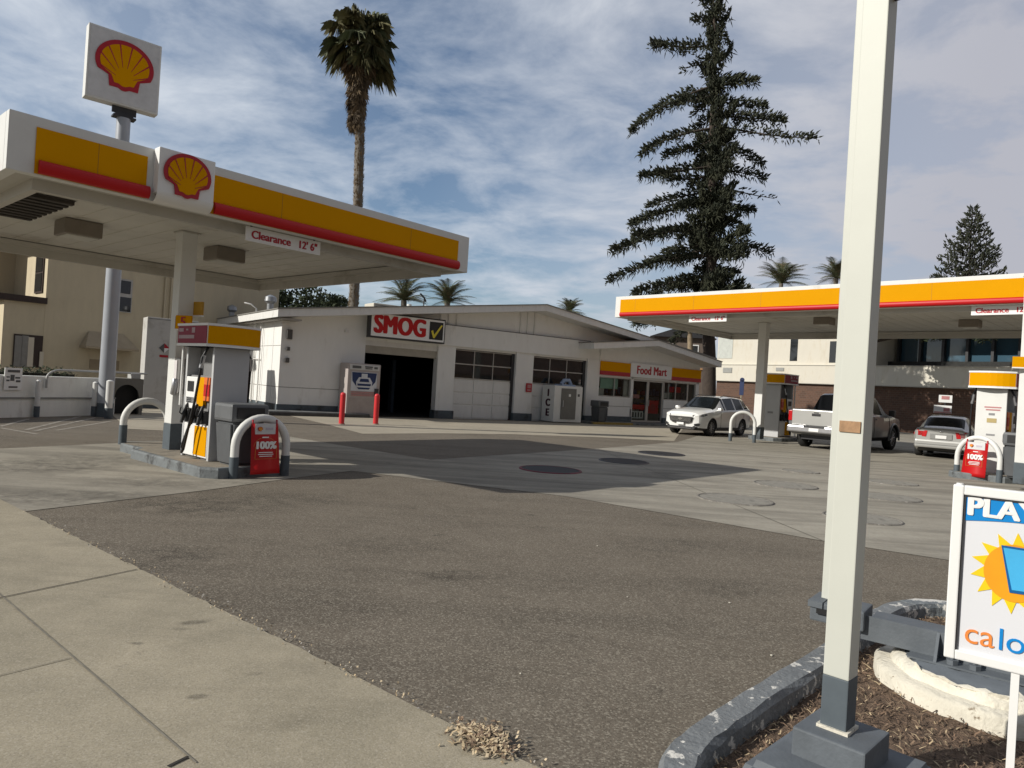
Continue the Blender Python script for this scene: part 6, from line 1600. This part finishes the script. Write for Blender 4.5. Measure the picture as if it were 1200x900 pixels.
# ------------------------------------------------------------------ TREES
def base_at(px, Y, z=0):
    p = atY(px, 455, Y); return Vector((p.x, p.y, z))
def spindle(q, p, d, L, w, mi=0):
    "cord-like needle branchlet"
    d = d.normalized(); u = d.orthogonal().normalized(); v = d.cross(u)
    a = p + d * L * .35; vs = [p]
    for k in range(4):
        an = math.pi / 2 * k; vs.append(a + (u * math.cos(an) + v * math.sin(an)) * w)
    vs.append(p + d * L)
    q.add(vs, [(0, 1 + k, 1 + (k + 1) % 4) for k in range(4)] + [(5, 1 + (k + 1) % 4, 1 + k) for k in range(4)], mi)
def bezier(a, b, c, t): return a * (1 - t) ** 2 + b * 2 * t * (1 - t) + c * t * t
def conifer(name, base, H, label, group, branches, seed, dens=1.0, r0=.45, wscale=1.0):
    rd = random.Random(seed); o = thing(name, base, rz=0, label=label, cat='tree', group=group)
    q = MB(); pts = [(rd.uniform(-.08, .08) * (k > 0), rd.uniform(-.05, .05) * (k > 0), H * k / 14) for k in range(15)]
    q.tube(pts, [r0 * (1 - .93 * k / 14) for k in range(15)], 12)
    qb = q; ql = MB()
    for (h, az, L, rise, full) in branches:
        # h: height of attachment, L: length, rise: height change of the tip
        A = Vector((0, 0, h)); d = Vector((math.sin(az), math.cos(az), 0))
        B = A + d * L * .55 + Vector((0, 0, min(-.03, rise * .1) * L * .3 - .06 * L)); C = A + d * L + Vector((0, 0, rise))
        B = B + Vector((rd.gauss(0, .12), rd.gauss(0, .12), rd.gauss(0, .16))) * L * .5
        P_ = [bezier(A, B, C, k / 8) for k in range(9)]
        qb.tube(P_, [max(.02, .085 * (1 - k / 9) * min(1, L / 4)) for k in range(9)], 5, cap=False)
        n = int((L * 66 + 26) * full * dens)
        for i in range(n):
            t = 1 - rd.random() ** 1.15 * .82; p = bezier(A, B, C, t)
            tan = (bezier(A, B, C, min(1, t + .02)) - bezier(A, B, C, t - .02)).normalized(); side = Vector((tan.y, -tan.x, 0)).normalized()
            s_ = rd.choice((-1, 1)); sp = rd.random()
            spread = .95 * (1.12 - t) * min(1, L / 4) + .12
            q0 = p + side * s_ * sp * spread * .8 + tan * rd.uniform(-.1, .25) + Vector((0, 0, rd.gauss(.05, .12)))
            dd = tan * rd.uniform(.4, 1.1) + side * s_ * rd.uniform(.1, .7) + Vector((0, 0, rd.uniform(.15, 1.0)))
            spindle(ql, q0, dd, rd.uniform(.18, .40) * wscale, rd.uniform(.04, .075) * wscale, 0 if rd.random() < .6 else 1)
            if rd.random() < .3: spindle(ql, q0 + Vector((rd.gauss(0, .12), rd.gauss(0, .12), -.10)), dd * .3 + Vector((rd.gauss(0, .4), rd.gauss(0, .4), -.9)), rd.uniform(.2, .55) * wscale, .035 * wscale, 1)
    qb.build('trunk', bark, o); ql.build('crown', [pinegreen, pinegreen2], o, fix=False)
    return o
# large ragged pine behind the shop: silhouette branches measured on the photo, the rest filled round the trunk
YP = 45.0; PB = base_at(832, YP)
def hz(x, y): return atY(x, y, YP).z
def trunkx(y): return 832 + (455 - y) * .0175
px_m = F_PX / YP
meas = [  # (trunk y, tip x, tip y, fullness)
 (52, 763, 50, .9), (70, 803, 79, .25), (100, 836 - 90, 134, 1), (112, 790, 120, .9), (150, 752, 175, .9), (165, 780, 178, .8), (195, 745, 211, .8), (205, 770, 200, .8), (225, 760, 236, .6), (235, 743, 252, 1.1), (240, 790, 245, 1),
 (262, 712, 293, 1), (270, 735, 280, .9), (292, 716, 318, .8), (300, 760, 305, .8), (322, 735, 345, .9), (330, 770, 340, .9),
 (64, 863, 53, 1), (30, 859, 14, .8), (12, 852, -12, .9), (8, 818, -5, .9), (28, 812, 28, .5), (92, 873, 92, .8), (98, 881, 105, .9), (118, 893, 134, .8), (135, 915, 152, 1), (146, 940, 184, .35), (165, 897, 195, .7), (195, 898, 212, .6), (214, 925, 228, .12), (232, 886, 249, .8), (252, 880, 272, .8), (280, 906, 298, .7), (300, 880, 300, .7), (318, 866, 322, .8), (340, 880, 352, .7), (355, 750, 372, .8), (362, 898, 385, .7), (375, 790, 400, .6)]
rd = random.Random(11); br = []
for (ty, tx, tipy, full) in meas:
    h = hz(trunkx(ty), ty); dxm = (tx - trunkx(tipy)) / px_m * .95; depth = rd.uniform(-.55, .55)
    az = math.atan2(dxm, dxm * 0 + abs(dxm) * depth); L = abs(dxm) * math.sqrt(1 + depth * depth)
    br.append((h, az, L, hz(tx, tipy) - h, full))
Htop = hz(842, -40)
for k in range(170):
    t = rd.random(); t = t ** 1.15; h = hz(830, 375) + (Htop - hz(830, 375)) * t * .95
    env = 4.0 * (1 - t) ** .9 + (.45 if t < .6 else .25)
    br.append((h, rd.choice((0, math.pi)) + rd.gauss(0, .5), env * rd.uniform(.35, .85), rd.uniform(-.6, .8) - (1 - t) * .4, rd.uniform(.6, 1.0) * (1 if t < .65 else .55)))
pine = conifer('pine_tree', PB, Htop, 'huge ragged dark pine towering behind the food mart', 'tall conifers behind the buildings', br, 5, 1.25, .46)
pine.rotation_euler.y = -.044
# regular pine far right
Y2 = 80.0; B2 = base_at(1128, Y2)
z2 = lambda x, y: atY(x, y, Y2).z
br = []; rd = random.Random(3); t2 = z2(1134, 243)
n = 15
for k in range(n):
    f = k / (n - 1); h = z2(1130, 345) + (t2 - .3 - z2(1130, 345)) * f
    env = max(.35, 4.0 * (1 - f) ** .7)
    for j in range(7): br.append((h + rd.uniform(-.06, .06), 2 * math.pi * j / 7 + rd.uniform(-.3, .3) + k * .5, env * rd.uniform(.75, 1.08), env * rd.uniform(.12, .32), .8))
conifer('pine_tree', B2, t2, 'distant regular dark conifer above the right canopy', 'tall conifers behind the buildings', br, 8, .15, .4, 1.6)

def fan_palm(base, H, label, seed):
    rd = random.Random(seed); o = thing('fan_palm', base, rz=0, label=label, cat='palm tree', group='palm trees behind the buildings')
    q = MB(); n = 60; pts = []; rr = []
    for k in range(n + 1):
        z = H * k / n; pts.append((.22 * math.sin(z * .12) - .032 * z, 0, z)); rr.append(.29 - .06 * k / n + (.035 if k % 2 else 0))
    q.tube(pts, rr, 14); q.build('trunk', palmbark, o)
    q = MB()
    for k in range(1600):     # old leaf bases
        z = rd.uniform(4, H - 1); a = rd.uniform(0, 2 * math.pi); r_ = .28 - .06 * z / H; c = Vector((.22 * math.sin(z * .12) - .032 * z + r_ * math.cos(a), r_ * math.sin(a), z))
        d = Vector((math.cos(a), math.sin(a), 0)); s_ = Vector((-d.y, d.x, 0)) * .05
        q.add([c - s_, c + s_, c + d * .12 + Vector((0, 0, .20))], [(0, 1, 2)])
    q.build('leaf_bases', palmdead, o, fix=False)
    top = Vector(pts[-1])
    def frond(mb, p0, az, el, Lp, R_, droop, mi, nb=15):
        d = Vector((math.cos(az) * math.cos(el), math.sin(az) * math.cos(el), math.sin(el))); side = Vector((-math.sin(az), math.cos(az), 0))
        hub = p0 + d * Lp + Vector((0, 0, -droop * Lp * .3))
        mb.tube([p0, (p0 + hub) / 2 + Vector((0, 0, .04)), hub], [.03, .02, .015], 4, mi, False, False)
        up = side.cross(d)
        for k in range(nb):
            a = R(-115 + 230 * k / (nb - 1)) + rd.gauss(0, .04); dd = d * math.cos(a) + side * math.sin(a)
            L = R_ * (1 - .25 * abs(a) / 2) * rd.uniform(.85, 1.1); w = L * .030
            pv = dd.cross(up).normalized()
            m_ = hub + dd * L * .6 + up * rd.uniform(-.02, .05) + Vector((0, 0, -droop * L * .15)); e = hub + dd * L * .86 + Vector((0, 0, -L * rd.uniform(.25, .6) * (.4 + droop)))
            mb.add([hub, m_ - pv * w, e, m_ + pv * w], [(0, 1, 2), (0, 2, 3)], mi)
    q = MB()
    for i in range(95):
        el = R(rd.uniform(-48, 85)); az = rd.uniform(0, 2 * math.pi); lp = rd.uniform(1.0, 1.5) * (1.0 if el < R(50) else .8)
        frond(q, top + Vector((rd.gauss(0, .08), rd.gauss(0, .08), rd.uniform(-.5, .4))), az, el, lp, rd.uniform(1.0, 1.35), .95, 0 if rd.random() < .6 else 1, 30)
    q.build('crown', [palmgreen, mat('palm_frond_olive', (.13, .12, .05), .8, .3, 2)], o, fix=False)
    q = MB()
    for i in range(230):
        f = rd.random(); zz = -0.6 - f * 4.4; az = rd.uniform(0, 2 * math.pi); el = R(rd.uniform(-86, -62) + (12 if f < .2 else 0)); rr_ = rd.uniform(.95, 1.25) * (1 - .45 * f)
        frond(q, top + Vector((.12 * math.cos(az), .12 * math.sin(az), zz)), az, el, rd.uniform(.5, .8) * (1 - .3 * f), rr_ * .9, .3, rd.choice((0, 0, 1)), 14)
    q.build('dead_skirt', [palmdead, mat('palm_dead_dark', (.10, .075, .05), .95, .4, 3)], o, fix=False)
    return o
YF = 42.0; FB = base_at(409, YF); zt_ = atY(417, 40, YF).z
fan_palm(FB, zt_, 'tall slender fan palm with a shaggy brown skirt, behind the left canopy', 21)

def feather_palm(base, H, R_, label, seed, Y=None, nfr=46, up=.35):
    rd = random.Random(seed); o = thing('feather_palm', base, rz=0, label=label, cat='palm tree', group='palm trees behind the buildings')
    q = MB(); q.tube([(0, 0, -.2), (.05, 0, H * .5), (0, 0, H)], [.3, .22, .25], 10); q.build('trunk', palmbark, o)
    q = MB(); top = Vector((0, 0, H))
    for i in range(nfr):
        az = 2 * math.pi * i / nfr * 2.4 + rd.uniform(-.2, .2); el = R(rd.uniform(-10, 85)); L = 1.25 * R_ * rd.uniform(.85, 1.1)
        A = top; d = Vector((math.cos(az), math.sin(az), 0)); B = A + d * L * .45 * math.cos(el) + Vector((0, 0, L * (.25 + .75 * math.sin(el)) * .8)); C = A + d * L * (.3 + .7 * math.cos(el)) + Vector((0, 0, L * (math.sin(el) * .85 - .05)))
        q.tube([bezier(A, B, C, k / 6) for k in range(7)], [.035 * (1 - k / 8) for k in range(7)], 3, 0, False)
        n = 22
        for k in range(2, n):
            t = k / n; p = bezier(A, B, C, t); tan = (bezier(A, B, C, min(1, t + .03)) - bezier(A, B, C, t - .03)).normalized(); side = tan.cross(Vector((0, 0, 1))).normalized()
            ll = L * .26 * math.sin(math.pi * min(.97, t * .9 + .12)) + .06
            for s_ in (-1, 1):
                e = p + (side * s_ * .9 + tan * .65).normalized() * ll + Vector((0, 0, -ll * .28 + rd.uniform(-.03, .05) * ll)); w = tan * .035 * R_ / 2
                q.add([p - w, p + w, e], [(0, 1, 2)], 0 if rd.random() < .8 else 1)
    q.build('crown', [palmgreen, palmdead], o, fix=False); return o
for (px, py, Y, R_, lab, sd) in ((467, 352, 62, 2.1, 'left of the two small date palms over the station roof', 1), (518, 354, 62, 2.0, 'right of the two small date palms over the station roof', 2),
                                 (662, 366, 75, 1.5, 'tiny palm peeking over the right slope of the station roof', 3), (908, 332, 85, 2.8, 'distant palm above the right canopy, right of the big pine', 4), (972, 326, 80, 2.3, 'distant palm just left of the tall white pole', 5)):
    z = atY(px, py, Y).z; feather_palm(base_at(px, Y), z, R_, lab, sd)

def leaf_cloud(q, c, r, n, rd, size, mi=(0, 1), squash=.8):
    for _ in range(n):
        v = Vector((rd.gauss(0, 1), rd.gauss(0, 1), rd.gauss(0, 1))).normalized() * r * rd.random() ** .4; v.z *= squash; p = c + v
        a = Vector((rd.gauss(0, 1), rd.gauss(0, 1), rd.gauss(0, 1))).normalized(); b = a.orthogonal().normalized(); s_ = size * rd.uniform(.6, 1.3)
        q.add([p - a * s_, p + b * s_ * .5, p + a * s_, p - b * s_ * .5], [(0, 1, 2, 3)], rd.choice(mi))
def broad_tree(base, H, R_, label, seed, dens=1, leaf=.14):
    rd = random.Random(seed); o = thing('broadleaf_tree', base, rz=0, label=label, cat='tree', group='dark leafy trees behind the station')
    q = MB(); q.tube([(0, 0, 0), (.1, 0, H * .4), (0, .1, H * .75)], [.28, .2, .1], 8)
    for k in range(7):
        a = k * .9; q.tube([(.05, 0, H * .4), (R_ * .5 * math.cos(a), R_ * .5 * math.sin(a), H * .62), (R_ * .8 * math.cos(a), R_ * .8 * math.sin(a), H * .75)], [.1, .06, .03], 5)
    q.build('trunk', bark, o)
    q = MB()
    for k in range(30):
        a = rd.uniform(0, 6.28); rr_ = R_ * rd.random() ** .5 * .85; c = Vector((rr_ * math.cos(a), rr_ * math.sin(a), H * rd.uniform(.5, .96) - rr_ * .15)); leaf_cloud(q, c, R_ * rd.uniform(.22, .42), int(260 * dens), rd, leaf)
    q.build('crown', [leafg, mat('leaf_green_mid', (.05, .065, .025), .8, .4, 2)], o, fix=False); return o
pT = base_at(352, 46); broad_tree(pT, atY(355, 338, 46).z, 2.5, 'dark leafy tree between the beige house and the station roof', 31)
pT = base_at(385, 60); broad_tree(pT, atY(385, 350, 60).z, 1.6, 'small distant green tree left of the fan palm trunk', 32, .6)
# flat-topped tree added out of sight, shaped to throw shade on the office wall
def umbrella_tree(base, z0, z1, R_, label, seed, off=(0, 0)):
    rd = random.Random(seed); o = thing('street_tree', base, rz=0, label=label, cat='tree')
    q = MB(); q.tube([(0, 0, 0), (.05, 0, z0 * .6), (0, .1, z0 + .4)], [.14, .11, .07], 8)
    for k in range(6):
        a = k * 1.05; q.tube([(.05, 0, z0 * .9), (off[0] * .6 + R_ * .35 * math.cos(a), off[1] * .6 + R_ * .35 * math.sin(a), z0 + .4), (off[0] + R_ * .75 * math.cos(a), off[1] + R_ * .75 * math.sin(a), z0 + 1.1)], [.06, .045, .02], 5)
    q.build('trunk', bark, o); q = MB()
    for k in range(95):
        a = rd.uniform(0, 6.28); rr_ = R_ * rd.random() ** .5; c = Vector((off[0] + rr_ * math.cos(a), off[1] + rr_ * math.sin(a) * .8, rd.uniform(z0 + .4, z1 - .3))); leaf_cloud(q, c, rd.uniform(.5, .95), 210, rd, .12, squash=.55)
    q.build('crown', [leafg, MATS['leaf_green_mid']], o, fix=False)
umbrella_tree(Vector((20.6, 44.0, 0)), 5.8, 8.2, 4.6, 'wide flat-topped tree hidden behind the tall white pole and the right canopy', 41, (3.2, -1.0))
# second trunk beside the pine, seen right of the shop
o = thing('leaning_trunk', base_at(812, 43.5), rz=0, label='pale leaning tree trunk beside the pine, right of the food mart', cat='tree')
q = MB(); q.tube([(0, 0, 0), (-.1, 0, 2.5), (-.35, 0, 5.0), (-.5, 0, 6.5)], [.26, .22, .16, .1], 10); q.build('trunk', mat('pale_bark', (.26, .20, .13), .9, .3, 4, bump=.5, bscale=15), o)
q = MB(); rd = random.Random(2)
for k in range(7): leaf_cloud(q, Vector((rd.uniform(-1.2, .8), rd.uniform(-1, 1), rd.uniform(6.0, 7.2))), .8, 130, rd, .13)
q.build('crown', leafg, o, fix=False)
# hedge on top of the low wall
o = thing('clipped_hedge', wp(-13, .9, 0), az=WA, label='dark green clipped hedge behind the low white wall', cat='hedge')
q = MB(); rd = random.Random(6); xe = 13 + on_plane(112, 430, w0, WA)[0]
for k in range(9000):
    p = Vector((rd.uniform(0, xe), rd.uniform(-.35, .35), rd.uniform(.3, 1.26 + .05 * math.sin(k)))); a = Vector((rd.gauss(0, 1), rd.gauss(0, 1), rd.gauss(0, 1))).normalized(); b = a.orthogonal().normalized(); s_ = rd.uniform(.03, .07)
    q.add([p - a * s_, p + b * s_ * .6, p + a * s_, p - b * s_ * .6], [(0, 1, 2, 3)])
q.build('foliage', hedgeg, o, fix=False)
q = MB(); q.box(0, xe, -.2, .2, 0, 1.1); q.build('stems', mat('hedge_core', (.015, .014, .01), .95), o)
